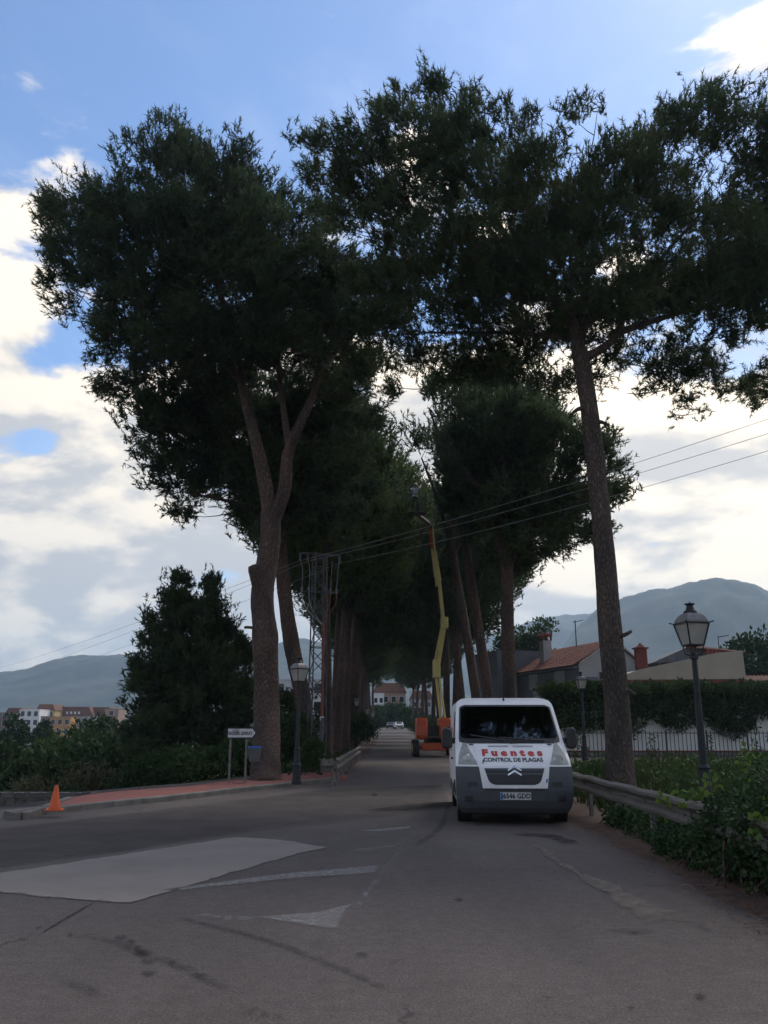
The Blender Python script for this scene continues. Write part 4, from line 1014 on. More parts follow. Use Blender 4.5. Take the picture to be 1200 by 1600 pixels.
def guardrail(name, label, pts, zc, posts_off, end=None):
    """pts ordered so that the road lies to the right of travel"""
    root = empty(name, tuple(pts[0]), 0, label, 'guardrail', 'guardrails'); b = Vector(pts[0])
    Q = resample([Vector(p) for p in pts], 3.9) + [Vector(pts[-1])]
    for a, c in zip(Q[:-1], Q[1:]):
        if (c - a).length < .3: continue
        sub = [a.lerp(c, t / 6) - b + Vector((0, 0, zc)) for t in range(7)]
        wbeam(sub, M['galv'], 'rail_beam', root)
    for p in resample([Vector(p) for p in pts], 1.95)[0:]:
        d = (Vector(pts[-1]) - Vector(pts[0])).normalized(); s = Vector((d.y, -d.x, 0))
        q = p - b - s * .09; m = MB()
        m.box(-.03, .03, -.05, .05, -.4, zc + .14, Matrix.Translation(q)).box(-.06, .06, -.004, .004, zc - .1, zc + .1, Matrix.Translation(q + s * .055))
        m.build('rail_post', M['galv_d'], root)
    return root, b
yr = lambda y: Vector((3.66 + .006 * y, y, 0))
guardrail('guardrail', 'weathered steel guardrail right of the van, running into the ivy bush', [yr(8.2), yr(12), yr(18), yr(26), yr(36), yr(48)][::-1], .60, 1)
yl = lambda y: Vector((-1.62 + .010 * y, y, 0))
gl, gb = guardrail('guardrail', 'dented pale guardrail with folded end at the left road edge', [yl(25.3), yl(30), yl(36), yl(43)], .60, 1)
# folded, dented end plate facing the camera
m = MB(); V = []
for i in range(9):
    t = i / 8; a = t * 2.2
    x = -.06 - .36 * math.sin(a * .8); y = -.05 - .22 * t + .30 * max(0, t - .55)
    for z in (-.19, -.10, -.02, .06, .16): V.append(Vector((x + .02 * math.sin(z * 30 + i), y - .03 * math.cos(z * 18), .60 + z + .015 * math.sin(i * 2.1))))
m.add(V, [(i*5+j, i*5+j+1, (i+1)*5+j+1, (i+1)*5+j) for i in range(8) for j in range(4)])
o = m.build('rail_end', M['galv'], gl); so = o.modifiers.new('thick', 'SOLIDIFY'); so.thickness = .006

# ------------------------------------------------------------------ street lamps
def lamp_parts(root):
    m = MB(); H = 2.70
    m.lathe([(.15, 0), (.15, .10), (.12, .14), (.115, .50), (.13, .54), (.10, .60), (.085, .95), (.10, .99), (.065, 1.04), (.058, 1.6), (.045, 2.4), (.044, H), (.07, H + .02), (.06, H + .08), (.03, H + .12)], 14)
    m.build('post', M['lamp_iron'], root, smooth=False, bevel=.004)
    zb, zt = H + .24, H + .60; wb, wt = .125, .205
    for sx, sy in ((-1, -1), (1, -1), (1, 1), (-1, 1)):
        a = MB(); a.tube(spline([(0, 0, H + .07), (sx * .09, sy * .09, H + .10), (sx * .115, sy * .115, zb - .04), (sx * wb * .8, sy * wb * .8, zb)], 4), .011, 6); a.build('bracket', M['lamp_iron'], root)
    fr = MB()
    for w_, z_, t_ in ((wb, zb, .026), (wt, zt, .026)):
        c = [(-w_, -w_), (w_, -w_), (w_, w_), (-w_, w_)]
        for i in range(4): fr.bar((*c[i], z_), (*c[(i + 1) % 4], z_), t_, t_)
    for sx, sy in ((-1, -1), (1, -1), (1, 1), (-1, 1)):
        fr.bar((sx * wb, sy * wb, zb), (sx * wt, sy * wt, zt), .022)
        fr.bar((sx * wt, sy * wt, zt + .005), (sx * (wt + .055), sy * (wt + .055), zt + .025), .018)
    f = fr.build('lantern_frame', M['lamp_iron'], root)
    for k in range(4):
        p = MB(); a = k * math.pi / 2; Mz = Matrix.Rotation(a, 4, 'Z'); g = .008
        p.add([Mz @ Vector(q) for q in ((-wb + .01, -wb + g, zb + .01), (wb - .01, -wb + g, zb + .01), (wt - .012, -wt + g, zt - .01), (-wt + .012, -wt + g, zt - .01))], [(0, 1, 2, 3)])
        o = p.build('pane', M['lamp_glass'], root); s = o.modifiers.new('t', 'SOLIDIFY'); s.thickness = .004
    d = MB(); q = 1.414
    d.lathe([(.20 * q, zt + .012), (.195 * q, zt + .05), (.16 * q, zt + .12), (.115 * q, zt + .165), (.09 * q, zt + .175)], 4); d.build('dome', M['lamp_dome'], root, bevel=.006)
    c = MB(); c.lathe([(.115, zt + .172), (.11, zt + .20), (.07, zt + .235), (.055, zt + .30), (.085, zt + .325), (.085, zt + .335), (.01, zt + .345), (.008, zt + .37)], 12); c.build('chimney_cap', M['lamp_iron'], root)
    bl = MB(); bl.lathe([(.02, zb), (.03, zb + .06), (.05, zb + .14), (.045, zb + .2), (.015, zb + .23)], 10); bl.build('bulb', M['lamp_glass'], root, smooth=True)
def lamp_at(u, v_top, Y, label, first=None, rz=.0, z=None):
    p = at(u, v_top, Y); s = 1.0; zz = p.z - 3.67
    if z is not None: zz = z; s = (p.z - z) / 3.67
    if first is None:
        o = empty('street_lamp', (p.x, Y, zz), rz, label, 'street lamp', 'classic lantern street lamps'); lamp_parts(o); o.scale = (s, s, s); return o
    return clone(first, (p.x, Y, zz), rz, s, label=label)
lamp = lamp_at(1077, 940, 14.2, 'lantern lamp post standing in the ivy, nearest on the right', rz=.22, z=.02)
lamp_at(468, 1026, 24.8, 'lantern lamp post on the kerb in front of the leaning pine', lamp, .75, z=.1)
lamp_at(457, 1100, 47, 'pale lantern low behind the left kerb lamp, beside its post', lamp, .3, z=gz(-5, 47))
lamp_at(907, 1049, 40, 'lantern lamp between the van and the right pine trunk', lamp, .1, z=.2)
lamp_at(862, 1079, 56, 'lantern peeking over the roof of the white van', lamp, .5)
lamp_at(557, 1086, 66, 'lantern lamp beside the left guardrail end, under the pines', lamp, .2, z=gz(-2, 66))
lamp_at(574, 1106, 98, 'second lantern lamp up the left row, in pine shade', lamp, .6, z=gz(-1.9, 98))
lamp_at(583, 1112, 130, 'farthest lantern lamp at the left of the road end', lamp, .6, z=gz(-1.6, 130))

# ------------------------------------------------------------------ arrow sign, bin, cone, stone wall
def text_mesh(body, size, depth=0.0, sx=1.0, bold=0.0, spacing=1.0):
    cu = bpy.data.curves.new('t', 'FONT'); cu.body = body; cu.size = size; cu.align_x = 'CENTER'; cu.align_y = 'CENTER'; cu.resolution_u = 3; cu.offset = bold; cu.space_character = spacing
    o = bpy.data.objects.new('t', cu); col.objects.link(o); bpy.context.view_layer.update()
    me = bpy.data.meshes.new_from_object(o.evaluated_get(bpy.context.evaluated_depsgraph_get())); bpy.data.objects.remove(o); bpy.data.curves.remove(cu)
    for v in me.vertices: v.co.x *= sx
    return me
def text_obj(name, body, size, m, parent, f, sx=1.0, bold=0.0, spacing=1.0, ang=0.0):
    """flat lettering; f maps (x, z) to a point on the surface"""
    me = text_mesh(body, size, 0, sx, bold, spacing)
    bm = bmesh.new(); bm.from_mesh(me); bmesh.ops.triangulate(bm, faces=bm.faces); bm.to_mesh(me); bm.free()
    for v in me.vertices: v.co = f(v.co.x, v.co.y)
    me.materials.clear(); me.materials.append(m); o = bpy.data.objects.new(name, me); col.objects.link(o); o.parent = parent; return o
p0 = gnd(357, 1222.5, .11); p1 = gnd(381.5, 1218.5, .11)
sg = empty('direction_sign', p0, 0, 'white arrow street-name sign on two grey posts, by the big left trunk', 'sign')
e = Vector((p1.x - p0.x, p1.y - p0.y, 0)); ex = Vector((1, .10, 0)).normalized()
zt_ = at(357, 1137, p0.y).z
for q in (Vector((0, 0, 0)), Vector((.46, .0, 0)) ):
    m = MB(); m.box(-.03, .03, .02, .07, -.3, zt_ - p0.z - .03, Matrix.Translation(q)); m.build('post', M['galv_d'], sg, bevel=.005)
L_, H_ = .86, .30; x0 = -.10; zc = zt_ - p0.z - H_ / 2
arrow = lambda g: [(x0 + g, zc - H_/2 + g), (x0 + L_ - .12 - g * .4, zc - H_/2 + g), (x0 + L_ - g * 1.4, zc), (x0 + L_ - .12 - g * .4, zc + H_/2 - g), (x0 + g, zc + H_/2 - g)]
Ms = Matrix.Translation((0, -.012, 0)) @ Matrix.Diagonal((1, .028, 1, 1))
MB().prism(arrow(0), Ms).build('sign_border', M['black'], sg, fix=True)
MB().prism(arrow(.030), Matrix.Translation((0, -.016, 0)) @ Matrix.Diagonal((1, .006, 1, 1))).build('sign_plate', M['sign_white'], sg, fix=True)
fs = lambda x, z: Vector((x0 + .33 + x, -.0195, zc - .01 + z))
text_obj('lettering', 'MARQUES SERRAT', .122, M['black'], sg, fs, .80, .004)
g = MB(); rr = random.Random(4)
for k in range(11):
    x = x0 + .15 + .018 * k; g.bar((x, -.0205, zc + .02 + .05 * math.sin(k * 2.1)), (x + .025, -.0205, zc + .10 + .02 * math.cos(k * 3)), .002, .018, (0, 1, 0))
g.build('scribble', M['dark_print'], sg)
bp_ = p0 + Vector((.46 + .24, .06, 0))
bn = empty('litter_bin', bp_, 0, 'grey litter bin with blue rim hung on the sign post', 'bin')
zb_ = at(385, 1190, p0.y).z - p0.z; zt2 = at(385, 1166, p0.y).z - p0.z
m = MB(); m.lathe([(.145, zb_), (.15, zb_ + .01), (.19, zt2 - .05)], 18); m.build('bucket', M['bin'], bn, smooth=False)
m = MB(); m.lathe([(.185, zt2 - .06), (.20, zt2 - .055), (.20, zt2), (.17, zt2), (.17, zt2 - .05)], 18, cap=False); m.build('rim', M['blue'], bn)
m = MB(); m.box(-.24, -.17, -.02, .02, zb_ + .1, zt2 - .06); m.build('bracket', M['galv_d'], bn)
pc = gnd(85, 1266.5, .115)
cn = empty('traffic_cone', pc, .2, 'orange traffic cone standing on the footway kerb', 'traffic cone')
m = MB(); m.box(-.155, .155, -.155, .155, 0, .03); m.build('base', M['cone'], cn, bevel=.01)
m = MB(); m.lathe([(.115, .028), (.105, .05), (.030, .44), (.024, .455), (.018, .455), (.015, .40)], 20); m.build('body', M['cone'], cn, smooth=True)
# low stone wall along the side street
w0, w1 = Vector((-17, 22.9, 0)), Vector((-7.6, 25.6, 0)); wd = (w1 - w0); wl = wd.length; wd.normalize()
wall = empty('stone_wall', w0, math.atan2(wd.y, wd.x), 'low rubble stone wall along the side street at the left edge', 'wall')
zb0 = lambda s: -.50 - .20 * s / wl
rr = random.Random(8); variants = []
def stone(i):
    bm = bmesh.new(); bmesh.ops.create_cube(bm, size=1.0); bmesh.ops.subdivide_edges(bm, edges=bm.edges, cuts=1)
    for v in bm.verts:
        c = v.co.copy(); v.co = c * (.72 + .28 / max(.6, c.length / .6)) + Vector([rr.uniform(-.06, .06) for _ in range(3)])
    me = bpy.data.meshes.new('stone'); bm.to_mesh(me); bm.free(); me.materials.append(M['stone'] if i % 3 else M['stone2']); return me
variants = [stone(i) for i in range(7)]
mm = MB()
N_ = 14
V = []
for i in range(N_ + 1):
    s = wl * i / N_; z = zb0(s)
    for y_, z_ in ((0.02, z - .3), (.02, z + .52), (.36, z + .52), (.36, z - .3)): V.append(Vector((s, y_, z_)))
mm.add(V, [(i*4+j, (i+1)*4+j, (i+1)*4+(j+1) % 4, i*4+(j+1) % 4) for i in range(N_) for j in range(4)] + [(0, 1, 2, 3), (N_*4+3, N_*4+2, N_*4+1, N_*4)])
mm.build('mortar_core', M['mortar'], wall, fix=True)
zrow = 0.0
for row in range(3):
    s = rr.uniform(0, .2); h = (.17, .16, .15)[row]
    while s < wl - .2:
        w_ = rr.uniform(.18, .36)
        o = bpy.data.objects.new('stone', variants[rr.randrange(7)]); col.objects.link(o); o.parent = wall
        o.location = (s + w_ / 2, .03, zb0(s) + .08 + zrow + rr.uniform(-.01, .01)); o.scale = (w_ * 1.0, .14, h * 1.02); o.rotation_euler = (0, rr.uniform(-.08, .08), 0)
        s += w_ + .035
    zrow += h + .02

# ------------------------------------------------------------------ lattice pylon and cables
Yp = 33.2
pb = at(494, 1190, Yp); pb.z = gz(pb.x, Yp)
py = empty('lattice_pylon', pb, .35, 'slim lattice steel pylon with red cable duct between the left pines', 'pylon')
ptop = at(491, 864, Yp).z - pb.z
wdt = lambda z: .30 - .08 * z / ptop
crn = ((-1, -1), (1, -1), (1, 1), (-1, 1))
for sx, sy in crn:
    m = MB(); a, b = wdt(0), wdt(ptop)
    m.bar((sx*a, sy*a, -.3), (sx*b, sy*b, ptop), .045); m.build('leg', M['pylon'], py)
zs_ = [i * .52 for i in range(int(ptop / .52))] + [ptop]
for z0_, z1_ in zip(zs_[:-1], zs_[1:]):
    for k in range(4):
        (ax, ay), (bx, by) = crn[k], crn[(k + 1) % 4]
        if (int(z0_ / .52) + k) % 2: (ax, ay), (bx, by) = (bx, by), (ax, ay)
        m = MB(); a, b = wdt(z0_), wdt(z1_); m.bar((ax*a, ay*a, z0_), (bx*b, by*b, z1_), .03); m.build('brace', M['pylon'], py)
        if int(z0_ / .52) % 3 == 0:
            m = MB(); m.bar((ax*a, ay*a, z0_), (bx*a, by*a, z0_), .03); m.build('brace', M['pylon'], py)
arms = []
for z_, hw in ((ptop - .05, .85), (ptop - 1.55, .72)):
    m = MB(); m.bar((-hw, 0, z_), (hw, 0, z_), .06, .06); m.build('crossarm', M['pylon'], py)
for x_ in (-.8, -.5, .8):
    m = MB(); m.lathe([(.02, ptop - .08), (.05, ptop - .12), (.02, ptop - .15), (.05, ptop - .2), (.02, ptop - .23), (.05, ptop - .28), (.02, ptop - .34)], 8, (x_, 0, 0)); m.build('insulator', M['insul'], py)
zm = ptop - 1.55
for x_ in (-.7, -.42, .45, .7):
    m = MB(); m.lathe([(.03, zm - .05), (.055, zm), (.03, zm + .06), (.05, zm + .10), (.025, zm + .16)], 8, (x_, 0, 0)); m.build('cable_terminal', M['insul'], py)
    m = MB(); m.tube(spline([(x_ * 1.12, 0, ptop - .3), (x_ * 1.02, -.1, ptop - .75), (x_, 0, zm + .15)], 5), .010, 5); m.build('jumper', M['cable'], py)
    m = MB(); m.tube(spline([(x_, 0, zm - .05), (x_ * .9, -.05, zm - .5), (x_ * .45, -.2, zm - .95), (.10, -.33, zm - 1.35)], 5), .018, 6); m.build('cable_tail', M['cable_red'] if x_ > 0 else M['cable'], py)
m = MB(); m.tube([(.10, -.36, zm - 1.3), (.08, -.38, 3.0), (.08, -.40, 2.0)], .055, 8); m.build('red_duct', M['cable_red'], py)
m = MB(); m.tube([(.08, -.40, 2.05), (.07, -.42, -.2)], .085, 8); m.build('steel_duct', M['pylon'], py)
m = MB(); m.box(-.06, .22, -.45, -.43, .55, .85); m.build('danger_plate', M['plate'], py)
m = MB(); m.box(.0, .14, -.46, -.44, 1.95, 2.1); m.build('tag_plate', M['plate'], py)
Mpy = Matrix.Translation(pb) @ Matrix.Rotation(.35, 4, 'Z')
ends = [(( -.8, 0, ptop - .36), (370, 868), (0, 1040)), ((-.5, 0, ptop - .36), (382, 878), (20, 1048)), ((.8, 0, ptop - .36), (386, 890), (60, 1052))]
names = ['topmost', 'middle', 'lowest']
rights = [(1215, 632), (1215, 655), (1215, 682)]
rY = [20.0, 20.0, 20.0]
for i, (pt, a_, b_) in enumerate(ends):
    s = Mpy @ Vector(pt)
    far = at(*b_, 78.0); far2 = s + (far - s) * 1.25
    near = at(*rights[i], rY[i]); near2 = s + (near - s) * 1.4
    for e_, side in ((far2, 'going down to the left behind the big pine'), (near2, 'crossing the avenue up to the right')):
        P = [s.lerp(e_, t / 24) + Vector((0, 0, -.35 * 4 * (t / 24) * (1 - t / 24))) for t in range(25)]
        m = MB(); m.tube(P, .007, 5); tag(m.build('power_cable', M['cable']), f'{names[i]} power cable {side}', 'cable', 'power cables on the pylon')

# ------------------------------------------------------------------ boom lift
Yk = 52.0
kb = at(677, 1180, Yk); kb.z = float(zroad(Yk))
lift = empty('boom_lift', kb, 0, 'orange articulated boom lift with cream boom raised into the pines', 'boom lift')
def L2(u, v, dy=0.0): return at(u, v, Yk + dy) - kb
for sx, sy in ((-1.04, -.95), (1.04, -.95), (-1.04, 1.35), (1.04, 1.35)):
    m = MB(); m.lathe([(.30, -.2), (.44, -.19), (.47, -.14), (.47, .14), (.44, .19), (.30, .2)], 22, (sx, sy, .47), 'X'); w = m.build('wheel', M['rubber'], lift)
    n_ = MB(); n_.lathe([(.06, -.215), (.26, -.205), (.28, -.17), (.28, .17), (.26, .205), (.06, .215)], 16, (sx, sy, .47), 'X'); n_.build('rim', M['cream'], w)
m = MB(); m.box(-.72, .72, -1.15, 1.6, .36, .78); m.build('chassis', M['orange'], lift, bevel=.05)
m = MB(); m.bar((-.95, -.95, .5), (.95, -.95, .5), .16); m.bar((-.95, 1.35, .5), (.95, 1.35, .5), .16); m.build('axle', M['black'], lift)
m = MB(); m.lathe([(.55, .76), (.55, .98)], 20); m.build('slew_ring', M['black'], lift)
def cowl(x0_, x1_, name):
    pr = [(-1.3, .98), (-1.36, 1.2), (-1.34, 1.75), (-1.2, 2.1), (-.9, 2.18), (1.0, 2.18), (1.3, 2.05), (1.35, 1.3), (1.3, .98)]
    m = MB(); V = [Vector((x0_, y, z)) for y, z in pr] + [Vector((x1_, y, z)) for y, z in pr]; n = len(pr)
    m.add(V, [tuple(range(n)), tuple(reversed(range(n, 2*n)))] + [(i, i+n, (i+1) % n + n, (i+1) % n) for i in range(n)])
    return m.build(name, M['orange'], lift, fix=True, bevel=.09)
cowl(-1.02, -.36, 'engine_cowl'); cowl(.30, 1.02, 'tank_cowl')
m = MB(); m.box(-.36, .30, -.9, 1.2, .98, 1.75); m.box(-.30, -.1, -1.1, -.9, 1.0, 1.5); m.build('turntable', M['black'], lift)
m = MB(); m.bar((-.34, -1.25, 1.12), (.3, -1.25, 1.12), .05); m.build('tow_bar', M['galv_d'], lift)
m = MB(); m.add([Vector(q) for q in ((.52, -1.385, 1.5), (.95, -1.385, 1.75), (.95, -1.385, 1.62), (.68, -1.385, 1.48), (.95, -1.385, 1.3), (.95, -1.385, 1.2))], [(0, 1, 2, 3), (0, 3, 4, 5)]); m.build('arrow_mark', M['black'], lift)
def arm(a, b, w, h, name, mt, **k):
    m = MB(); m.bar(a, b, w, h, (0, 1, 0)); return m.build(name, M[mt], lift, bevel=.02)
base_p = L2(692, 1122, .3)
k1 = L2(684, 1045, .6); k2 = L2(695, 972, .2); k3 = L2(684, 898, .2); k4 = L2(678, 862, .1); k5 = L2(673, 820, 0)
arm(base_p + Vector((-.12, 0, 0)), k1 + Vector((-.15, 0, 0)), .16, .24, 'tower_boom', 'cream'); arm(base_p + Vector((.12, -.1, 0)), k1 + Vector((.02, -.1, 0)), .12, .2, 'tower_link', 'cream')
m = MB(); c = L2(682, 1044, .4); m.box(-.22, .22, -.25, .25, -.58, .5, Matrix.Translation(c)); m.build('knuckle_box', M['cream'], lift, bevel=.04)
arm(k1 + Vector((-.05, 0, -.1)), k2, .26, .34, 'upper_tower_boom', 'cream'); arm(k1 + Vector((-.26, -.1, .1)), k2 + Vector((-.2, -.1, -.2)), .10, .16, 'upper_link', 'cream')
m = MB(); m.box(-.26, .20, -.22, .22, -.38, .30, Matrix.Translation(k2)); m.build('boom_pivot', M['cream'], lift, bevel=.05)
arm(k2 + Vector((-.10, -.15, 0)), k3 + Vector((.05, -.1, -.3)), .22, .30, 'main_boom_base', 'cream'); arm(k2 + Vector((-.30, -.1, .6)), k3 + Vector((-.02, -.1, -.7)), .14, .2, 'lift_cylinder', 'galv')
m = MB(); m.box(-.16, .16, -.2, .2, -.45, .1, Matrix.Translation(k3 + Vector((-.02, -.05, -.3)))); m.build('boom_collar', M['cream'], lift, bevel=.03)
arm(k3 + Vector((.06, 0, -.4)), k4, .30, .34, 'main_boom_mid', 'cream'); arm(k3 + Vector((-.18, -.1, -.2)), k4 + Vector((-.14, -.1, .15)), .12, .18, 'cable_track', 'cream')
arm(k4 + Vector((-.14, 0, .2)), k5 + Vector((-.05, 0, 0)), .16, .24, 'fly_boom', 'orange'); arm(k4 + Vector((.05, 0, 0)), k5 + Vector((.10, 0, -.1)), .10, .2, 'fly_link', 'cream')
hp = [k2 + Vector((-.3, -.2, .1)), k2.lerp(k3, .4) + Vector((-.42, -.2, -.1)), k3 + Vector((-.2, -.2, -.5))]
m = MB(); m.tube(spline(hp, 5), .02, 5); m.build('hose', M['black'], lift)
bk = L2(650, 803, -4.6)     # basket floor
arm(k5, bk + Vector((.1, .9, .2)), .14, .2, 'jib', 'galv_d')
for dz, nm in ((0.05, 'basket_floor'),):
    m = MB(); m.box(-.55, .55, -.4, .4, 0, .05, Matrix.Translation(bk)); m.build(nm, M['galv_d'], lift)
for z_ in (.55, 1.08):
    c = [(-.55, -.4), (.55, -.4), (.55, .4), (-.55, .4)]
    for i in range(4):
        m = MB(); m.bar(bk + Vector((*c[i], z_)), bk + Vector((*c[(i+1) % 4], z_)), .045); m.build('basket_rail', M['galv_d'], lift)
for c in ((-.55, -.4), (.55, -.4), (.55, .4), (-.55, .4), (0, -.4), (0, .4)):
    m = MB(); m.bar(bk + Vector((*c, 0)), bk + Vector((*c, 1.08)), .045); m.build('basket_post', M['galv_d'], lift)

# worker in the basket: one skinned body, seen from behind the rail, arms raised to the branches
def person(name, label, loc, rz):
    root = empty(name, loc, rz, label, 'person')
    J = {'pel': (0, 0, .95), 'sp': (0, .02, 1.18), 'ch': (.02, .03, 1.38), 'nk': (.03, .02, 1.50), 'hd': (.05, .0, 1.60), 'ht': (.06, -.01, 1.72),
         'hl': (-.10, 0, .90), 'kl': (-.12, -.04, .50), 'al': (-.13, .02, .09), 'tl': (-.14, -.13, .04), 'hr': (.10, 0, .90), 'kr': (.13, -.03, .50), 'ar': (.15, .03, .09), 'tr': (.17, -.12, .04),
         'sl': (-.18, .02, 1.42), 'el': (-.34, -.12, 1.30), 'wl': (-.36, -.30, 1.48), 'pl': (-.36, -.38, 1.54), 'sr': (.20, .02, 1.42), 'er': (.36, -.10, 1.50), 'wr': (.40, -.28, 1.66), 'pr': (.41, -.36, 1.72)}
    Rd = {'pel': .15, 'sp': .135, 'ch': .15, 'nk': .06, 'hd': .085, 'ht': .07, 'hl': .095, 'kl': .065, 'al': .045, 'tl': .04, 'hr': .095, 'kr': .065, 'ar': .045, 'tr': .04, 'sl': .07, 'el': .05, 'wl': .035, 'pl': .04, 'sr': .07, 'er': .05, 'wr': .035, 'pr': .04}
    E = [('pel','sp'),('sp','ch'),('ch','nk'),('nk','hd'),('hd','ht'),('pel','hl'),('hl','kl'),('kl','al'),('al','tl'),('pel','hr'),('hr','kr'),('kr','ar'),('ar','tr'),('ch','sl'),('sl','el'),('el','wl'),('wl','pl'),('ch','sr'),('sr','er'),('er','wr'),('wr','pr')]
    # fingers and thumbs close on the saw pole
    for s, w_, p_ in ((-1, 'wl', 'pl'), (1, 'wr', 'pr')):
        for k in range(4):
            b = Vector(J[p_]); n1_, n2_ = f'f{s}{k}a', f'f{s}{k}b'
            J[n1_] = tuple(b + Vector((-.03 + .02 * k, -.045 + .004 * k, .02))); J[n2_] = tuple(b + Vector((-.03 + .02 * k, -.03, -.03 + .004 * k))); Rd[n1_] = .011; Rd[n2_] = .009
            E += [(p_, n1_), (n1_, n2_)]
        J[f't{s}'] = tuple(Vector(J[p_]) + Vector((-s * .045, -.01, .03))); Rd[f't{s}'] = .012; E.append((p_, f't{s}'))
    K = list(J); me = bpy.data.meshes.new('body'); me.from_pydata([J[k] for k in K], [(K.index(a), K.index(b)) for a, b in E], [])
    for nm in ('shirt', 'skin', 'trousers'): me.materials.append(M[nm])
    o = bpy.data.objects.new('body', me); col.objects.link(o); o.parent = root
    o.modifiers.new('skin', 'SKIN'); sv = me.skin_vertices[0].data
    for i, k in enumerate(K): sv[i].radius = (Rd[k], Rd[k] * (.72 if k in ('sp', 'ch', 'pel') else 1)); 
    sv[0].use_root = True
    ss = o.modifiers.new('sub', 'SUBSURF'); ss.levels = 1; ss.render_levels = 2
    bpy.context.view_layer.update()
    dg = bpy.context.evaluated_depsgraph_get(); me2 = bpy.data.meshes.new_from_object(o.evaluated_get(dg))
    o.modifiers.clear(); o.data = me2
    me2.materials.clear()
    for nm in ('shirt', 'skin', 'trousers'): me2.materials.append(M[nm])
    for p in me2.polygons:
        c = p.center; fa = abs(c.x) > .30 and c.y < -.14
        p.material_index = 2 if c.z < .98 else (1 if (c.z > 1.50 and abs(c.x) < .17) or fa else 0); p.use_smooth = True
    hd = Vector(J['hd'])
    m = MB(); m.lathe([(.135, 1.655), (.118, 1.66), (.112, 1.70), (.09, 1.755), (.04, 1.785), (.005, 1.79)], 14, (.055, -.005, 0)); m.build('helmet', M['helmet'], root, smooth=True)
    m = MB()
    for s in (-1, 1): m.lathe([(.002, -.012), (.011, -.008), (.011, .004), (.002, .008)], 8, (.055 + s * .035, -.085, 1.615), 'Y')
    m.build('eyes', M['dark_print'], root)
    m = MB(); m.add([Vector(q) for q in ((.042, -.085, 1.60), (.068, -.085, 1.60), (.055, -.112, 1.575), (.055, -.084, 1.63))], [(0, 1, 2), (0, 2, 3), (1, 3, 2)]); m.build('nose', M['skin'], root)
    m = MB(); m.bar((.03, -.088, 1.55), (.08, -.088, 1.55), .012, .008); m.build('mouth', M['brick_red'], root)
    return root
wp = kb + bk + Vector((-.05, 0, .05))
person('person', 'worker in pale grey shirt and helmet, arms raised in the lift basket', wp, .25)
sp0 = Matrix.Translation(wp) @ Matrix.Rotation(.25, 4, 'Z')
m = MB(); a, b = sp0 @ Vector((-.36, -.40, 1.53)), sp0 @ Vector((.41, -.38, 1.71)); d = (b - a).normalized()
m.tube([a - d * .3, b + d * 1.2], .018, 8)
ps = empty('pole_saw', a, 0, 'pole saw held up by the worker in the basket', 'saw'); o = m.build('pole', M['black'], ps); o.location = -a
m = MB(); q = b + d * 1.2; m.bar(q, q + d * .35, .03, .08); o = m.build('saw_head', M['orange'], ps); o.location = -a

# ------------------------------------------------------------------ the white van
Yv = 15.35
vb = Vector((2.24, Yv, 0))
van = empty('van', vb, -math.radians(2.8), 'white panel van with grey bumper and red lettering, parked facing the camera', 'van')
ZP = [.20, .28, .40, .55, .70, .82, .90, .97, 1.04, 1.10, 1.17, 1.24, 1.31, 1.36, 2.00, 2.06, 2.12, 2.16, 2.185, 2.20]
YP = [.12, .05, .01, .0, .01, .03, .05, .08, .15, .25, .38, .52, .66, .73, 1.54, 1.62, 1.75, 1.94, 2.2, 2.6]
ZW = [.20, .28, .40, .60, .90, 1.31, 1.36, 2.0, 2.06, 2.12, 2.16, 2.185, 2.20]
WW = [.90, .95, .985, 1.0, 1.0, .985, .98, .93, .915, .88, .82, .72, .55]
def prof(z): return float(np.interp(z, ZP, YP))
def hw(z): return float(np.interp(z, ZW, WW))
def FV(x, z, off=0.0):
    """front surface of the van; off = metres proud of it"""
    ax = min(abs(x), hw(z)) / 1.0
    bul = .045 * ax ** 2 + .9 * max(0, ax - .72) ** 2.0
    if z > 1.31: bul *= .9
    return Vector((x, prof(z) + bul - off, z + off * .25))
LV = 5.0
zr_ = [.20, .24, .28, .34, .40, .48, .55, .63, .70, .76, .82, .86, .90, .94, .97, 1.0, 1.04, 1.07, 1.10, 1.17, 1.24, 1.31, 1.36] + [1.36 + .64 * i / 8 for i in range(1, 9)] + [2.03, 2.06, 2.09, 2.12, 2.14, 2.16, 2.175, 2.185, 2.195, 2.20]
nx_ = 29
ws_in = lambda x, z: 1.36 < z < 2.0 and abs(x) < hw(z) - .075
shell = MB(); idx = {}
V = []
for j, z in enumerate(zr_):
    for i in range(nx_):
        t = -1 + 2 * i / (nx_ - 1); t = math.copysign(1 - (1 - abs(t)) ** 1.35, t)
        idx[(j, i)] = len(V); V.append(FV(t * hw(z), z))
Fs = []
for j in range(len(zr_) - 1):
    for i in range(nx_ - 1):
        cx_ = (V[idx[(j, i)]] + V[idx[(j+1, i+1)]]) / 2
        if ws_in(cx_.x, cx_.z): continue
        Fs.append((idx[(j, i)], idx[(j, i+1)], idx[(j+1, i+1)], idx[(j+1, i)]))
ny_ = 12; sid = {}
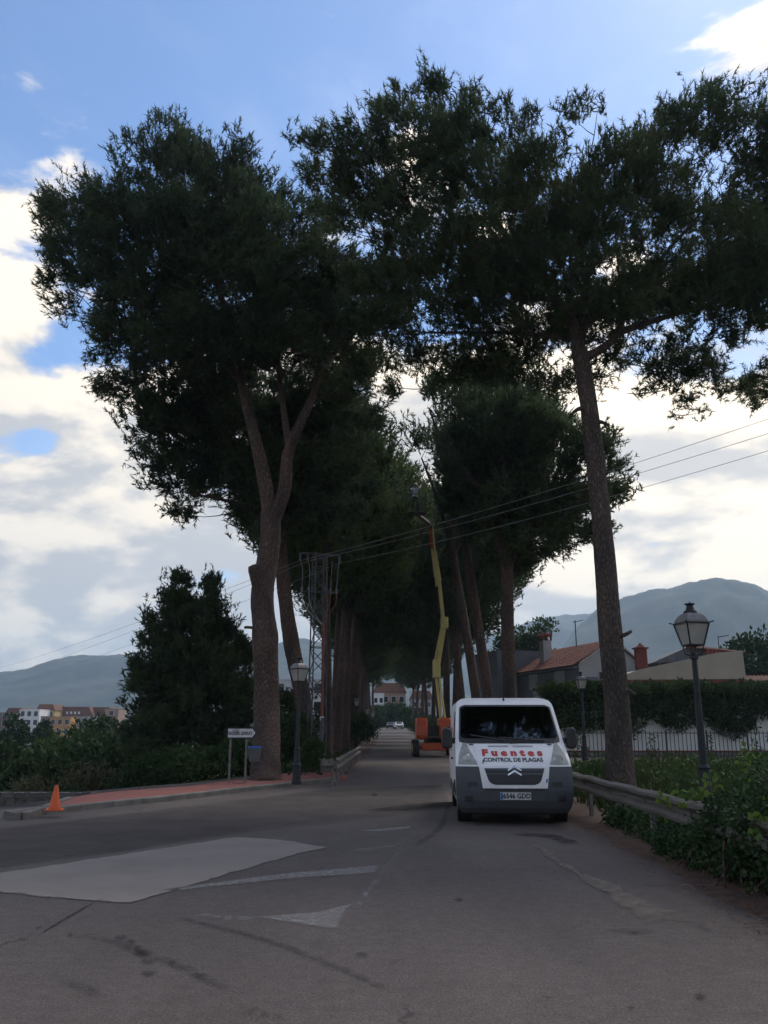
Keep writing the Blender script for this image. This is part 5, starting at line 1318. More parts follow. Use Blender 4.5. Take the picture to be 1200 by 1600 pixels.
for s in (0, nx_ - 1):
    for j, z in enumerate(zr_):
        y0_ = V[idx[(j, s)]].y; x_ = V[idx[(j, s)]].x
        sid[(s, j, 0)] = idx[(j, s)]
        for k in range(1, ny_ + 1):
            sid[(s, j, k)] = len(V); V.append(Vector((x_ * (1 - .02 * (k == ny_)), y0_ + (LV - y0_) * k / ny_, z)))
    for j in range(len(zr_) - 1):
        for k in range(ny_):
            q = (sid[(s, j, k)], sid[(s, j, k+1)], sid[(s, j+1, k+1)], sid[(s, j+1, k)])
            c = sum((V[a] for a in q), Vector()) / 4
            wheel_gap = any((c.y - wy) ** 2 + (c.z - .34) ** 2 < .40 ** 2 for wy in (.95, 4.0))
            if wheel_gap: continue
            Fs.append(q if s else tuple(reversed(q)))
jt = len(zr_) - 1
Fs.append(tuple([sid[(0, jt, k)] for k in range(ny_ + 1)] + [sid[(nx_-1, jt, k)] for k in range(ny_, -1, -1)] + [idx[(jt, i)] for i in range(nx_-2, 0, -1)]))
Fs.append(tuple([sid[(0, j, ny_)] for j in range(len(zr_))] + [sid[(nx_-1, j, ny_)] for j in range(len(zr_)-1, -1, -1)]))
shell.add(V, Fs); shell.build('body', M['white'], van, smooth=False)
body = van.children[-1] if van.children else None
def panel(name, z0, z1, xl, xr, m, off, nz=8, nx=12, thick=.02, parent=None):
    """patch lying on the front surface between left and right edge curves"""
    V = []; Z = [z0 + (z1 - z0) * j / nz for j in range(nz + 1)]
    for o_ in (off, off - thick):
        for z in Z:
            a, b = xl(z), xr(z)
            for i in range(nx + 1): V.append(FV(a + (b - a) * i / nx, z, o_))
    n1 = (nz + 1) * (nx + 1); I = lambda l, j, i: l * n1 + j * (nx + 1) + i; Fs = []
    for j in range(nz):
        for i in range(nx): Fs += [(I(0,j,i), I(0,j,i+1), I(0,j+1,i+1), I(0,j+1,i))]
    for j in range(nz):
        for i in (0, nx): Fs.append((I(0,j,i), I(0,j+1,i), I(1,j+1,i), I(1,j,i)))
    for i in range(nx):
        for j in (0, nz): Fs.append((I(0,j,i), I(0,j,i+1), I(1,j,i+1), I(1,j,i)))
    return MB().add(V, Fs).build(name, m, parent or van, smooth=False, fix=True)
rc = lambda z, z0, z1, r: (r - math.sqrt(max(0, r*r - max(0, r - (z - z0), r - (z1 - z)) ** 2)))      # rounded-corner inset
# windscreen: black surround, glass, interior behind it
wsx = lambda z, g=0: hw(z) - .075 - g
def ring_panel(name, z0, z1, g0, g1, m, off, r0, r1):
    nz = 26; V = []; Fs = []
    def loop(g, zz0, zz1, r):
        L = []; Z = [zz0 + (zz1 - zz0) * j / nz for j in range(nz + 1)]
        for z in Z: L.append((wsx(z, g) - rc(z, zz0, zz1, r), z))
        out = []
        for k in range(1, 14): t = k / 14; out.append((-L[0][0] + 2 * L[0][0] * t, Z[0]))
        for p in L: out.append(p)
        for k in range(1, 14): t = k / 14; out.append((L[-1][0] - 2 * L[-1][0] * t, Z[-1]))
        for p in reversed(L): out.append((-p[0], p[1]))
        return out
    a = loop(g0, z0, z1, r0); b = loop(g1, z0 + (.085 if True else 0), z1 - .03, r1); n = len(a)
    V = [FV(x, z, off) for x, z in a] + [FV(x, z, off) for x, z in b] + [FV(x, z, off - .03) for x, z in a]
    Fs = [(i, (i+1) % n, n + (i+1) % n, n + i) for i in range(n)] + [((i+1) % n, i, 2*n + i, 2*n + (i+1) % n) for i in range(n)]
    return MB().add(V, Fs).build(name, m, van, fix=True)
panel('windscreen', 1.345, 2.03, lambda z: -wsx(z, .0) + rc(z, 1.345, 2.03, .07), lambda z: wsx(z, .0) - rc(z, 1.345, 2.03, .07), M['glass'], .006, 18, 20, .004)
ring_panel('windscreen_surround', 1.335, 2.035, -.012, .018, M['black'], .010, .09, .07)
m = MB(); m.box(-.88, .88, .95, 1.45, 1.02, 1.24); m.box(-.84, .84, 1.0, 1.25, 1.22, 1.30); m.build('dashboard', M['black'], van, bevel=.03)
for x_ in (-.45, .45):
    m = MB(); m.box(x_ - .24, x_ + .24, 2.0, 2.16, .9, 1.6); m.box(x_ - .13, x_ + .13, 2.02, 2.12, 1.64, 1.82); m.build('seat', M['bumper'], van, bevel=.04)
m = MB(); m.box(-.9, .9, 2.65, 2.68, .4, 2.1); m.build('bulkhead', M['bumper'], van)
m = MB(); P = [(.45 + .19 * math.cos(t), 1.46 + .09 * math.sin(t), 1.36 + .15 * math.sin(t)) for t in np.linspace(0, 2*math.pi, 25)]; m.tube(P, .014, 6, cap=False); m.bar(P[0], P[12], .03); m.build('steering_wheel', M['insul'], van)
m = MB(); m.box(.35, .60, .86, .93, 1.303, 1.315); m.build('paper_on_dashboard', M['plate'], van)
# bonnet, lamps, bumper, grille
panel('bonnet', .955, 1.325, lambda z: -.62 - .16 * max(0, z - 1.06), lambda z: .62 + .16 * max(0, z - 1.06), M['white'], .012, 14, 20, .012)
for s in (-1, 1):
    inner = lambda z: .625 + .17 * max(0, (z - 1.0) / .34); outer = lambda z: hw(z) - .045 - .10 * ((z - .99) / .36) ** 2
    f1 = (lambda z: -outer(z)) if s < 0 else inner; f2 = (lambda z: -inner(z)) if s < 0 else outer
    h = panel('headlight', .995, 1.345, f1, f2, M['headlamp'], .014, 12, 10, .02)
    m = MB(); c = FV(s * .80, 1.08, .018); m.lathe([(.075, 0), (.07, -.012), (.02, -.012)], 16, c, 'Y'); m.build('reflector', M['chrome'], h)
    m = MB(); c = FV(s * .70, 1.06, .018); m.lathe([(.045, 0), (.04, -.008), (.01, -.008)], 14, c, 'Y'); m.build('indicator', M['plate'], h)
    m = MB(); c = FV(s * .70, 1.315, .02); m.box(-.04, .04, -.008, .01, -.008, .008, Matrix.Translation(c)); m.build('washer_jet', M['black'], van)
bt = lambda x: .96
for s in (-1, 1):
    f1 = (lambda z: -hw(z) - .004) if s < 0 else (lambda z: .60 - .06 * (.95 - z) / .35 if z > .6 else .0)
    f2 = (lambda z: -.60 + .06 * (.95 - z) / .35 if z > .6 else .0) if s < 0 else (lambda z: hw(z) + .004)
    panel('bumper_side', .595, .955, f1, f2, M['bumper'], .022, 10, 12, .04)
panel('bumper', .195, .59, lambda z: -hw(z) - .006, lambda z: hw(z) + .006, M['bumper'], .030, 10, 26, .05)
panel('lower_intake', .560, .592, lambda z: -.50, lambda z: .50, M['black'], .036, 2, 12, .02)
for s in (-1, 1):
    f1 = (lambda z: -.80) if s < 0 else (lambda z: .64); f2 = (lambda z: -.64) if s < 0 else (lambda z: .80)
    panel('air_slot', .64, .70, f1, f2, M['black'], .026, 2, 6, .02)
    f1 = (lambda z: -.86) if s < 0 else (lambda z: .72); f2 = (lambda z: -.72) if s < 0 else (lambda z: .86)
    panel('fog_lamp_cover', .38, .47, f1, f2, M['black'], .034, 4, 6, .02)
gxw = lambda z: .605 - .055 * (.955 - z) / .35
pg = panel('grille_surround', .60, .955, lambda z: -gxw(z), lambda z: gxw(z), M['white'], .030, 10, 18, .05)
gi = lambda z: .515 - .09 * (.925 - z) / .27 - rc(z, .655, 1.3, .09)
panel('grille_opening', .655, .925, lambda z: -gi(z), lambda z: gi(z), M['black'], .034, 12, 14, .02)
for z_ in (.90, .835):
    panel('grille_bar', z_ - .018, z_ + .018, lambda z: -gi(z) + .01, lambda z: gi(z) - .01, M['bumper'], .040, 2, 14, .02)
for dz in (0, .075):
    m = MB(); z_ = .80 + dz
    m.mi = 0
    ch = [(-.115, 0), (0, .062), (.115, 0), (.115, .026), (0, .098), (-.115, .026)]
    P0 = [FV(x, z_ + q, .052) for x, q in ch]; P1 = [FV(x, z_ + q, .03) for x, q in ch]
    m.add(P0 + P1, [(0, 1, 4, 5), (1, 2, 3, 4)] + [(i, (i+1) % 6, (i+1) % 6 + 6, i + 6) for i in range(6)]); m.build('chevron', M['chrome'], van, fix=True)
hood = lambda cx, cz, off: (lambda x, z: FV(cx + x, cz + z * .92, off))
fz = 1.175
text_obj('red_lettering', 'Fuentes', .150, M['red_print'], van, hood(.0, fz, .017), 1.42, .0105, 1.60)
text_obj('dark_lettering', 'CONTROL DE PLAGAS', .092, M['dark_print'], van, hood(.0, fz - .112, .017), 1.10, .0042, 1.0)
m = MB()
for a, b in ((-.40, -.04), (.04, .40)):
    x = a
    while x < b: 
        q = [FV(x, fz + .095, .017), FV(x + .009, fz + .095, .017), FV(x + .009, fz + .122, .017), FV(x, fz + .122, .017)]; m.add(q, [(0, 1, 2, 3)]); x += .019
o = m.build('dash_mark', M['dark_print'], van); o['kind'] = 'stuff'
for (x, z, w_, h_, mt) in ((-.53, 1.03, .022, .07, 'dark_print'), (.535, .72, .03, .07, 'blue')):
    m = MB(); q = [FV(x - w_/2, z - h_/2, .036), FV(x + w_/2, z - h_/3, .036), FV(x + w_, z + h_/2, .036), FV(x, z + h_/2.2, .036)]; m.add(q, [(0, 1, 2, 3)]); m.build('sticker', M[mt], van)
m = MB(); c = FV(.0, .47, .045); Mp = Matrix.Translation(c)
m.box(-.26, .26, 0, .012, -.06, .06, Mp); pl = m.build('number_plate', M['plate'], van)
m = MB(); m.box(-.255, -.215, -.003, 0, -.055, .055, Mp); m.build('plate_band', M['blue'], pl)
text_obj('plate_lettering', '6546 GDD', .112, M['black'], pl, lambda x, z: Vector((c.x + .02 + x, c.y - .003, c.z + z)), .92, .004)
# wipers, mirrors, side glass, rear lettering, wheels
for (x0_, z0_, x1_, z1_) in ((-.12, 1.385, -.70, 1.475), (.62, 1.375, -.18, 1.43)):
    m = MB(); P = [FV(x0_ + (x1_ - x0_) * t / 8, z0_ + (z1_ - z0_) * t / 8, .03) for t in range(9)]; m.tube(P, .012, 5); w = m.build('wiper', M['black'], van)
m = MB(); m.tube([FV(0, 1.34, .03), FV(.25, 1.36, .03)], .018, 6); m.build('wiper_pivot', M['black'], van)
for s in (-1, 1):
    m = MB(); cx_ = s * 1.13; cy_, cz_ = .92, 1.44
    pr = [(-.10, -.19), (-.10, .10), (-.07, .17), (.05, .185), (.09, .14), (.105, -.10), (.09, -.19), (0, -.21)]
    V = [Vector((cx_ + s * a, cy_, cz_ + b)) for a, b in pr] + [Vector((cx_ + s * a * .85, cy_ - .13, cz_ + b * .9)) for a, b in pr] ; n = 8
    m.add(V, [tuple(range(n)), tuple(reversed(range(n, 2*n)))] + [(i, i+n, (i+1) % n + n, (i+1) % n) for i in range(n)])
    mi = m.build('mirror', M['black'], van, fix=True, bevel=.025)
    m = MB(); m.box(-.08, .08, -.004, 0, -.17, .15, Matrix.Translation((cx_, cy_ + .008, cz_))); m.build('mirror_glass', M['chrome'], mi)
    m = MB(); m.bar((s * .97, .95, 1.38), (s * 1.05, .9, 1.38), .09, .10); m.build('mirror_arm', M['black'], mi)
    x_ = lambda z: s * (hw(z) + .006)
    m = MB(); m.add([Vector(q) for q in ((x_(1.36), 1.05, 1.36), (x_(1.36), 2.05, 1.36), (x_(1.92), 2.05, 1.92), (x_(1.92), 1.74, 1.92))], [(0, 1, 2, 3)]); m.build('side_window', M['win'], van)
    m = MB(); m.box(min(s * 1.0, s * 1.016), max(s * 1.0, s * 1.016), 1.4, 3.5, .42, .60); m.build('side_strip', M['bumper'], van, bevel=.004)
    for y_ in (1.02, 2.12):
        m = MB(); m.add([Vector(q) for q in ((s * 1.006, y_, .45), (s * 1.006, y_ + .012, .45), (x_(1.3), y_ + .012, 1.3), (x_(1.3), y_, 1.3))], [(0, 1, 2, 3)]); m.build('door_seam', M['black'], van)
    m = MB(); m.box(min(s * 1.0, s * 1.03), max(s * 1.0, s * 1.03), 1.9, 2.05, 1.02, 1.06); m.build('door_handle', M['black'], van)
    for wy in (.95, 4.0):
        m = MB(); m.lathe([(.20, -.10), (.31, -.105), (.335, -.08), (.335, .08), (.31, .105), (.20, .10)], 28, (s * .86, wy, .335), 'X'); w = m.build('wheel', M['rubber'], van, smooth=False)
        m = MB(); m.lathe([(.05, -.09), (.19, -.085), (.205, -.06), (.205, .06), (.19, .085), (.05, .09)], 20, (s * .875, wy, .335), 'X'); m.build('rim', M['steel'], w)
        m = MB(); m.lathe([(.41, -.12), (.41, .12)], 24, (s * .84, wy, .34), 'X', cap=False); m.build('wheel_arch', M['black'], van)
xs_ = -(hw(1.6) + .008)
side_map = lambda cy, cz: (lambda x, z: Vector((-(hw(cz + z) + .008), cy - x, cz + z)))
text_obj('side_lettering', 'Fuentes', .42, M['red_print'], van, side_map(3.6, 1.55), 1.2, .012, 1.1)
text_obj('side_lettering', 'CONTROL DE PLAGAS', .20, M['dark_print'], van, side_map(3.6, 1.22), 1.0, .002)
m = MB(); m.box(-.9, .9, .5, 4.9, .22, .30); m.build('underbody', M['black'], van)
m = MB(); m.box(-.82, .82, .25, .5, .16, .34); m.build('splash_guard', M['black'], van)
m = MB(); m.tube([(0, 1.72, 2.13), (0, 1.74, 2.18)], [.025, .012], 8); m.build('aerial_base', M['black'], van)

# ------------------------------------------------------------------ parked cars far up the road
def car(name, label, loc, rz, m):
    root = empty(name, loc, rz, label, 'car', 'cars parked far up the avenue')
    pr = [(-2.0, .35), (-2.05, .7), (-1.95, .92), (-1.1, 1.02), (-.5, 1.42), (.9, 1.46), (1.6, 1.1), (2.0, 1.0), (2.05, .5), (1.95, .35)]
    b = MB(); n = len(pr); V = []
    for x_, k in ((-.86, 1), (-.8, 1), (.8, 1), (.86, 1)):
        for y, z in pr: V.append(Vector((x_ * (1 if z < 1.05 else .80), y, z)))
    b.add(V, [tuple(range(n)), tuple(reversed(range(3*n, 4*n)))] + [(l*n+i, (l+1)*n+i, (l+1)*n+(i+1) % n, l*n+(i+1) % n) for l in range(3) for i in range(n)]); b.build('body', m, root, fix=True, bevel=.03)
    g = MB(); g.add([Vector(q) for q in ((-.64, -1.06, 1.06), (.64, -1.06, 1.06), (.58, -.55, 1.40), (-.58, -.55, 1.40))], [(0, 1, 2, 3)]); o = g.build('windscreen', M['win'], root); o.location.z = .02; o.location.y = -.02
    for s in (-1, 1):
        h = MB(); h.box(s*.62-.16, s*.62+.16, -2.07, -2.0, .68, .82); h.build('headlight', M['headlamp'], root)
        for y in (-1.25, 1.3):
            w = MB(); w.lathe([(.2, -.1), (.31, -.09), (.31, .09), (.2, .1)], 14, (s*.76, y, .31), 'X'); w.build('wheel', M['rubber'], root)
    g = MB(); g.box(-.5, .5, -2.07, -2.02, .42, .62); g.build('grille', M['black'], root)
    return root
cz = float(zroad(190)); c1 = at(623, 1137, 190); c2 = at(614, 1137, 196)
car('parked_car', 'small white car parked at the far end of the avenue', (c1.x, 190, cz), 0.1, M['white'])
car('parked_car', 'dark car beside the small white one at the road end', (c2.x - .5, 196, cz), -.1, M['bumper'])

# ------------------------------------------------------------------ houses on the right
def wavy_roof(name, A_, B_, C_, D_, m, parent, pitch=.24, amp=.035, rows=14):
    """curved tiles: A-B eave, D-C ridge; ridges of tiles run up the slope, courses step down it"""
    A_, B_, C_, D_ = map(Vector, (A_, B_, C_, D_)); nrm = (B_ - A_).cross(D_ - A_).normalized()
    if nrm.z < 0: nrm = -nrm
    w = (B_ - A_).length; nc = max(4, int(w / pitch)) * 4; V = []; Fs = []
    for j in range(rows + 1):
        for half in (0, 1):
            if j == rows and half: continue
            t = min(1, (j + half * .999) / rows)
            for i in range(nc + 1):
                s = i / nc; p = A_.lerp(B_, s).lerp(D_.lerp(C_, s), t)
                V.append(p + nrm * (amp * math.cos(i * math.pi / 2) + (.03 if not half else 0.0)))
    nr = len(V) // (nc + 1)
    for j in range(nr - 1):
        for i in range(nc): Fs.append((j*(nc+1)+i, j*(nc+1)+i+1, (j+1)*(nc+1)+i+1, (j+1)*(nc+1)+i))
    o = MB().add(V, Fs).build(name, m, parent); o['kind'] = 'stuff'
    s = o.modifiers.new('t', 'SOLIDIFY'); s.thickness = .05; return o

# grey house: corner C0 nearest, long side runs back to the left, gable end to the right
C0 = Vector((13.9, 62, 0)); dl = Vector((-.28, .96, 0)).normalized(); dg_ = Vector((.96, .28, 0)).normalized()
gh = empty('house', C0, math.atan2(dg_.y, dg_.x), 'grey house with tiled roof and rooftop chimney, behind the van', 'house')
ze = at(902, 1036, 62).z; za = at(948, 1000, 62.7).z; GW, GL = 5.0, 11.0
m = MB(); m.box(0, GW, 0, GL, -1, ze - .95); m.build('wall', M['wall_grey'], gh)
m = MB(); m.prism([(0, ze - .95), (GW, ze - .95), (GW, ze), (GW / 2 + .3, za - .06), (0, ze - .02)], Matrix.Diagonal((1, GL, 1, 1))); m.build('upper_wall', M['wall_pale'], gh, fix=True)
m = MB(); m.box(-.012, .0, .0, GL, 2.0, ze - .25); m.build('side_shade', M['wall_grey'], gh)  # darker sheet: the shade on the long side is put into its colour
wavy_roof('roof', (-.55, -.2, ze - .20), (-.55, GL + .2, ze - .20), (GW/2 + .3, GL + .2, za + .02), (GW/2 + .3, -.2, za + .02), M['tile'], gh, rows=13)
wavy_roof('roof', (GW + .4, -.2, ze - .22), (GW + .4, GL + .2, ze - .22), (GW/2 + .3, GL + .2, za + .02), (GW/2 + .3, -.2, za + .02), M['tile'], gh, rows=11)
m = MB(); m.bar((-.06, -.22, ze - .02), (GW/2 + .3, -.22, za + .06), .10, .09); m.bar((GW/2 + .3, -.22, za + .06), (GW + .3, -.22, ze - .1), .10, .09); m.build('verge_board', M['wall_pale'], gh)
m = MB(); m.box(-.50, -.02, -.1, GL, ze - .36, ze - .26); m.build('eave_soffit', M['wall_grey'], gh)
m = MB(); m.box(-2.0, 2.6, GL - 1.2, GL + 4, 1, ze + 1.7); m.build('parapet_block', M['wall_grey'], gh)
m = MB(); m.box(.6, 1.3, 6.6, 7.4, ze, za + .55); ch = m.build('chimney', M['wall_pale'], gh)
m = MB(); m.box(.5, 1.4, 6.5, 7.5, za + .9, za + .98)
for sx in (.6, .95, 1.3):
    m.box(sx - .06, sx + .06, 6.55, 6.7, za + .55, za + .9); m.box(sx - .06, sx + .06, 7.3, 7.45, za + .55, za + .9)
for k in range(3): m.prism([(.5 + .3 * k, za + .98), (.8 + .3 * k, za + .98), (.65 + .3 * k, za + 1.16)], Matrix.Translation((0, 6.5, 0)))
m.build('chimney_cap', M['brick_red'], ch)
m = MB(); m.bar((2.2, 4.2, za - .1), (2.2, 4.2, za + 1.9), .06); m.bar((2.0, 4.2, za + 1.75), (2.9, 4.2, za + 1.95), .05)
for k in range(5): m.bar((2.2 + .14 * k, 4.0, za + 1.8 + .03 * k), (2.2 + .14 * k, 4.4, za + 1.8 + .03 * k), .025)
m.build('aerial', M['iron'], gh)
zw = at(885, 1060, 63).z
for y_ in (2.2, 6.6):
    m = MB(); m.box(-.05, .02, y_, y_ + 1.5, zw - .55, zw + .65); w = m.build('window', M['wall_pale'], gh)
    m = MB(); m.box(-.065, -.052, y_ + .1, y_ + 1.4, zw - .45, zw + .55); m.build('shutter', M['shutter'], w)
m = MB(); m.box(GW * .3, GW * .3 + 1.1, -.03, .02, zw - .6, zw + .5); w = m.build('window', M['wall_pale'], gh); m = MB(); m.box(GW*.3 + .08, GW*.3 + 1.02, -.045, -.032, zw - .52, zw + .42); m.build('pane', M['win'], w)
m = MB(); m.box(-2.2, -.02, -.6, 3.0, -.5, at(870, 1066, 61).z); m.build('terrace_wall', M['wall_pale'], gh)

# beige house with a sloping parapet wall
Yh = 53.0
bl_ = at(1072, 1150, Yh); bl_.z = .2
bh = empty('house', bl_, 0, 'beige house with a sloping parapet and red brick chimney, above the hedge', 'house')
B = lambda u, v: ((at(u, v, Yh) - bl_).x, (at(u, v, Yh) - bl_).z)
m = MB(); P = [B(978, 1062), B(1166, 1061), B(1160, 1016), B(1120, 1020), B(1000, 1046), B(972, 1056)]
m.prism(P, Matrix.Diagonal((1, 7, 1, 1))); m.build('parapet_wall', M['wall_beige'], bh, fix=True)
x0_, x1_ = B(972, 1062)[0], B(1166, 1062)[0]; zb1 = B(1000, 1062)[1]
m = MB(); m.box(x0_ - .05, x1_ + .05, -.06, 7.1, zb1 - .22, zb1 - .003); m.build('red_band', M['brick_red'], bh)
m = MB(); m.box(x0_ + .1, x1_ - .1, .02, 7, -1.0, zb1 - .23); m.build('wall', M['wall_beige'], bh)
xa, za_ = B(1001, 1046); xb, zt1 = B(1015, 1012)
m = MB(); m.box(xa, xb, .6, 1.15, za_ - .5, zt1); ch = m.build('chimney', M['brick_red'], bh)
m = MB(); m.box(xa - .1, xb + .1, .5, 1.25, zt1, zt1 + .08); m.lathe([(.34, zt1 + .08), (.1, zt1 + .3), (.06, zt1 + .36)], 4, ((xa + xb) / 2, .87, 0)); m.build('chimney_cap', M['brick_red'], ch)
q = lambda u, v, dy: at(u, v, Yh + dy) - bl_
m = MB(); y_ = 7.2
T3 = [(q(1018, 1036, y_).x, q(1018, 1036, y_).z), (q(1155, 1030, y_).x, q(1155, 1030, y_).z), (q(1150, 1018, y_).x, q(1150, 1018, y_).z), (q(1072, 1012, y_).x, q(1072, 1012, y_).z)]
m.prism(T3, Matrix.Translation((0, y_, 0)) @ Matrix.Diagonal((1, 5, 1, 1))); m.build('rear_gable', M['wall_grey'], bh, fix=True)
for k in range(6):
    u = 1030 + k * 14; v = np.interp(u, [1018, 1072, 1150], [1034, 1014, 1020]); a = q(u, v, y_ - .03); b = q(u, v + 14, y_ - .03); m = MB(); m.bar(a, b, .05); m.build('cladding_batten', M['wall_brown'], bh)
wavy_roof('roof', q(1165, 1020, 6.6), q(1165, 1019, 11), q(1076, 1008, 11), q(1072, 1011, 6.6), M['tile_d'], bh, rows=6)
wavy_roof('porch_roof', q(1166, 1067, 1), q(1240, 1072, 1), q(1240, 1056, 5), q(1166, 1056, 5), M['tile_d'], bh, rows=6)
m = MB()
for k in range(4): m.lathe([(.11, 0), (.09, .16), (.12, .3)], 6, q(1106 + 6 * k, 1022, 3))
m.build('ridge_pots', M['brick_red'], bh)
m = MB(); a = q(1124, 1018, 4); m.bar(a, a + Vector((0, 0, 1.0)), .04); b = a + Vector((0, 0, .95)); m.bar(b, b + Vector((.75, 0, .12)), .04)
for k in range(4): m.bar(b + Vector((.1 + .18 * k, -.2, .03 * k)), b + Vector((.1 + .18 * k, .2, .03 * k)), .03)
m.build('aerial', M['iron'], bh)
# carport with beams to the left of the beige house
for k, (ua, va, ub, vb_) in enumerate([(878, 1078, 946, 1066), (880, 1092, 946, 1078)]):
    a, b = q(ua, va, -1.5 - k), q(ub, vb_, -1.5 - k); m = MB(); m.bar(a, b, 2.2, .14); m.build('carport_beam', M['wall_beige'], bh)
    m = MB(); m.bar(a + Vector((0, 0, .13)), b + Vector((0, 0, .13)), 2.35, .08); m.build('carport_tiles', M['tile_d'], bh)

# hedge, white wall, low wall with coping and the iron fence in front
Yw = 46.0
def span(u0, u1, v0, v1, Y): a, b = at(u0, v1, Y), at(u1, v0, Y); return a.x, b.x, a.z, b.z
x0_, x1_, z0_, z1_ = span(868, 1330, 1112, 1174, Yw)
o = MB().box(x0_, x1_, Yw, Yw + .22, z0_, z1_).build('garden_wall', M['wall_white']); tag(o, 'long white garden wall under the overhanging hedge', 'wall')
lw = empty('plinth_wall', (x0_, 43.4, 0), 0, 'low stone plinth with red coping under the iron fence', 'wall')
xa, xb, za2, zb2 = span(868, 1330, 1173, 1190, 43.4)
m = MB(); m.box(0, xb - xa, 0, .3, za2 - .3, zb2 - .07); m.build('plinth', M['mortar'], lw)
m = MB(); m.box(0, xb - xa, -.03, .33, zb2 - .07, zb2); m.build('coping', M['brick_red'], lw)
rng = np.random.default_rng(401)
hx = rng.uniform(x0_ - .6, x1_, 900); hz0 = at(1000, 1146, Yw).z; hz1 = at(1000, 1071, Yw).z
wv = .22 * np.sin(hx * .9) + .16 * np.sin(hx * 2.3 + 1) + .5 * np.exp(-((hx - at(1008, 1150, Yw).x) / .55) ** 2) + .8 * np.exp(-((hx - at(1194, 1150, Yw).x) / .7) ** 2)
hzv = hz0 + wv + .25 + rng.uniform(0, 1, 900) * (hz1 - .25 - hz0 - wv); hy = Yw - .1 + rng.normal(0, .32, 900)
hd = empty('hedge', ((x0_ + x1_) / 2, Yw, 0), 0, 'long clipped dark green hedge over the white wall', 'hedge'); c0 = np.array([(x0_ + x1_) / 2, Yw, 0])
CH = np.stack([hx, hy, hzv], 1) - c0
o = soup('foliage', leaves(CH, np.full(900, .34), 55, .17, 403, .35, .5), 4, M['leaf_d'], hd); o['kind'] = 'stuff'
tx = rng.uniform(x0_ - .6, x1_, 420); CT = np.stack([tx, Yw - .15 + rng.normal(0, .4, 420), hz1 - .18 + .08 * np.sin(tx * 1.3) + rng.normal(0, .07, 420)], 1) - c0
o = soup('new_growth', leaves(CT, np.full(420, .24), 55, .14, 405, .6, .5), 4, M['leaf'], hd); o['kind'] = 'stuff'; o['label'] = 'brighter leaves along the hedge top'  # lighter leaf colour along the top of the hedge
m = MB()
for k in range(24): x_ = x0_ - c0[0] + .6 * k; m.tube([(x_, .1, -.2), (x_ + .1, .1, hz0 + .8), (x_, .05, hz1 - .4)], [.05, .04, .02], 6)
o = m.build('stems', M['bark'], hd)
Yf = 42.6
fx0, fx1, fz0, fz1 = span(884, 1290, 1142, 1187, Yf)
fn = empty('iron_fence', (fx0, Yf, 0), 0, 'black iron bar fence in front of the white wall', 'fence')
zmid = (fz0 + fz1) / 2
for z_ in (fz0 + .18, fz1 - .10):
    m = MB(); m.box(0, fx1 - fx0, -.012, .012, z_ - .018, z_ + .018); m.build('rail', M['iron'], fn)
m = MB(); m.box(-.014, .014, -.014, .014, -.6, fz1 - fz0); bar0 = None
nb = int((fx1 - fx0) / .195)
for k in range(nb + 1):
    if bar0 is None: bar0 = m.build('bar', M['iron'], fn); bar0.location = (0, 0, fz0); o = bar0
    else:
        o = bar0.copy(); col.objects.link(o); o.location = (k * .195, 0, fz0)
    if k % 10 == 5: o.scale = (2.4, 2.4, 1.03)
vx = rng.uniform(0, fx1 - fx0, 70); vx = np.concatenate([rng.normal(q_, .18, 22) for q_ in (.6, 4.1, 6.9, 9.2)])
CV = np.stack([vx, rng.normal(0, .05, len(vx)), rng.uniform(fz0, fz1, len(vx))], 1)
vi = empty('vine', (fx0, Yf - .05, 0), 0, 'thin creepers climbing the iron fence bars', 'vine')
o = soup('foliage', leaves(CV, np.full(len(CV), .10), 9, .10, 407, .3, .7), 4, M['leaf'], vi); o['kind'] = 'stuff'

# ------------------------------------------------------------------ houses left of the avenue and far off
def house_box(name, label, uL, uR, vT, vB, Y, wall, roof=None, rise=.0, rows=2, cols=3, depth=8, rz=0, win=True, group=None, flat_cap=True, winsize=(.9, 1.2)):
    a, b = at(uL, vT, Y), at(uR, vB, Y); w_ = b.x - a.x; zt_ = a.z; zb_ = b.z
    root = empty(name, ((a.x + b.x) / 2, Y, zb_), rz, label, 'house', group); H = zt_ - zb_
    m = MB(); m.box(-w_/2, w_/2, 0, depth, -3, H); m.build('wall', M[wall], root)
    if roof:
        m = MB(); m.prism([(-w_/2 - .4, H), (w_/2 + .4, H), (w_/2 + .4, H + .15), (0, H + .15 + rise), (-w_/2 - .4, H + .15)] if rise and roof.endswith('G') else [(-w_/2 - .3, H), (w_/2 + .3, H), (w_/2 - .1 - .1 * w_, H + .1 + rise), (-w_/2 + .1 + .1 * w_, H + .1 + rise)], Matrix.Translation((0, -.4, 0)) @ Matrix.Diagonal((1, depth + .8, 1, 1)))
        m.build('roof', M['tile_d'], root, fix=True)
    else:
        m = MB(); m.box(-w_/2 - .1, w_/2 + .1, -.1, depth + .1, H, H + .18); m.build('parapet', M[wall], root)
    if win:
        for rr_ in range(rows):
            for c_ in range(cols):
                cx_ = -w_/2 + w_ * (c_ + .5) / cols; cz_ = H - (H / rows) * (rr_ + .45)
                ww, hh = min(winsize[0], w_ / cols * .55), min(winsize[1], H / rows * .55)
                m = MB(); m.box(cx_ - ww/2 - .08, cx_ + ww/2 + .08, -.06, .02, cz_ - hh/2 - .08, cz_ + hh/2 + .08); f = m.build('window', M['wall_white'], root)
                m = MB(); m.box(cx_ - ww/2, cx_ + ww/2, -.075, -.062, cz_ - hh/2, cz_ + hh/2); m.build('pane', M['win'], f)
    return root
house_box('house', 'white rendered house glimpsed between the two left pine trunks', 424, 540, 1063, 1120, 112, 'wall_white', rows=2, cols=4, depth=10)
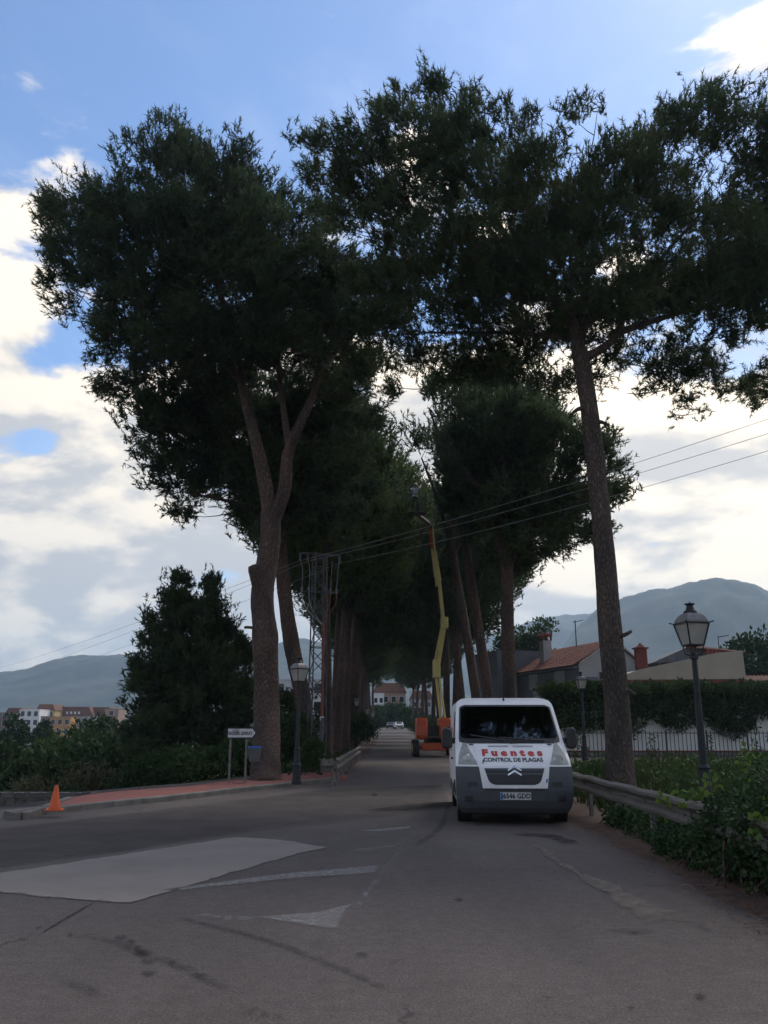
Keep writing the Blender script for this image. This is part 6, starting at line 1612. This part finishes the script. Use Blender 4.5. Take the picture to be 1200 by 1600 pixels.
house_box('house', 'brick house with red roof glimpsed right of the big left trunk', 415, 470, 1094, 1135, 92, 'wall_brown', 'flat', .8, 1, 3, depth=8)
TY = 300.0
Tg = 'town houses across the valley'
town = [('pale stone house at the far left of the town', -30, 12, 1114, 1150, 'wall_brown', None, 0, 3, 3, 306),
        ('narrow tan house left of the white block in the town', 10, 33, 1114, 1150, 'wall_pink', 'flat', 1.6, 3, 2, 304),
        ('white apartment block with dark windows in the town', 31, 58, 1109, 1150, 'wall_white', None, 0, 3, 3, 300),
        ('yellow house behind the white block, dark roof', 58, 82, 1110, 1150, 'wall_yellow', 'flat', 2, 3, 2, 310),
        ('ochre orange house in the middle of the town', 78, 108, 1121, 1152, 'wall_ochre', None, 0, 2, 3, 296),
        ('tan house with balconies beside the ochre house', 64, 80, 1120, 1152, 'wall_brown', None, 0, 3, 2, 298),
        ('house with broad brown roof and row of dormers', 86, 142, 1119, 1152, 'wall_pink', 'flat', 3.2, 2, 5, 318),
        ('long house with brown roof near the twin-topped pine', 138, 172, 1116, 1152, 'wall_brown', 'flat', 2.4, 2, 4, 322),
        ('small tan gabled house beside the twin-topped pine', 164, 182, 1108, 1150, 'wall_pink', None, 0, 3, 1, 314),
        ('low white shed in front of the brown roofed house', 102, 136, 1120, 1150, 'wall_pale', None, 0, 2, 3, 302)]
for lb, a, b, vt, vb_, w_, rf, rise, rows, cols, Y in town:
    h = house_box('town_house', lb, a, b, vt, vb_, Y, w_, rf, rise, rows, cols, 10, group=Tg, winsize=(1.5, 1.6))
    if rf and rise > 3:
        wdt_ = (at(b, vt, Y).x - at(a, vt, Y).x); Hh = at(a, vt, Y).z - at(b, vb_, Y).z
        for k in range(4):
            m = MB(); x_ = -wdt_ * .18 + k * wdt_ * .11; m.box(x_ - .35, x_ + .35, -.6, 2, Hh + .7, Hh + 1.6); m.build('dormer', M['wall_white'], h)
house_box('house', 'tan house closing the view at the end of the avenue', 584, 634, 1082, 1130, 236, 'wall_pink', 'flat', 2.4, 2, 4, depth=12, winsize=(1.2, 1.5))
house_box('house', 'white house left of the tan one above the road end', 583, 600, 1084, 1130, 228, 'wall_white', None, 0, 2, 2, depth=8)
house_box('house', 'pale house seen through the far right trunks', 642, 676, 1092, 1130, 232, 'wall_pale', 'flat', 2, 2, 3, depth=10)

# ------------------------------------------------------------------ the air
def haze():
    m = bpy.data.materials.new('haze_air'); m.use_nodes = True; N = m.node_tree.nodes; L = m.node_tree.links
    N.remove(N['Principled BSDF']); v = N.new('ShaderNodeVolumePrincipled'); v.inputs['Color'].default_value = (.60, .81, 1.0, 1)
    v.inputs['Density'].default_value = HAZE; v.inputs['Anisotropy'].default_value = .35
    L.new(v.outputs[0], N['Material Output'].inputs['Volume'])
    b = MB(); b.box(-4300, 4300, -4300, 4300, -18, 430); o = b.build('haze', m); tag(o, 'thin blue air veiling the far hills', kind='stuff')
HAZE = .00022
haze()
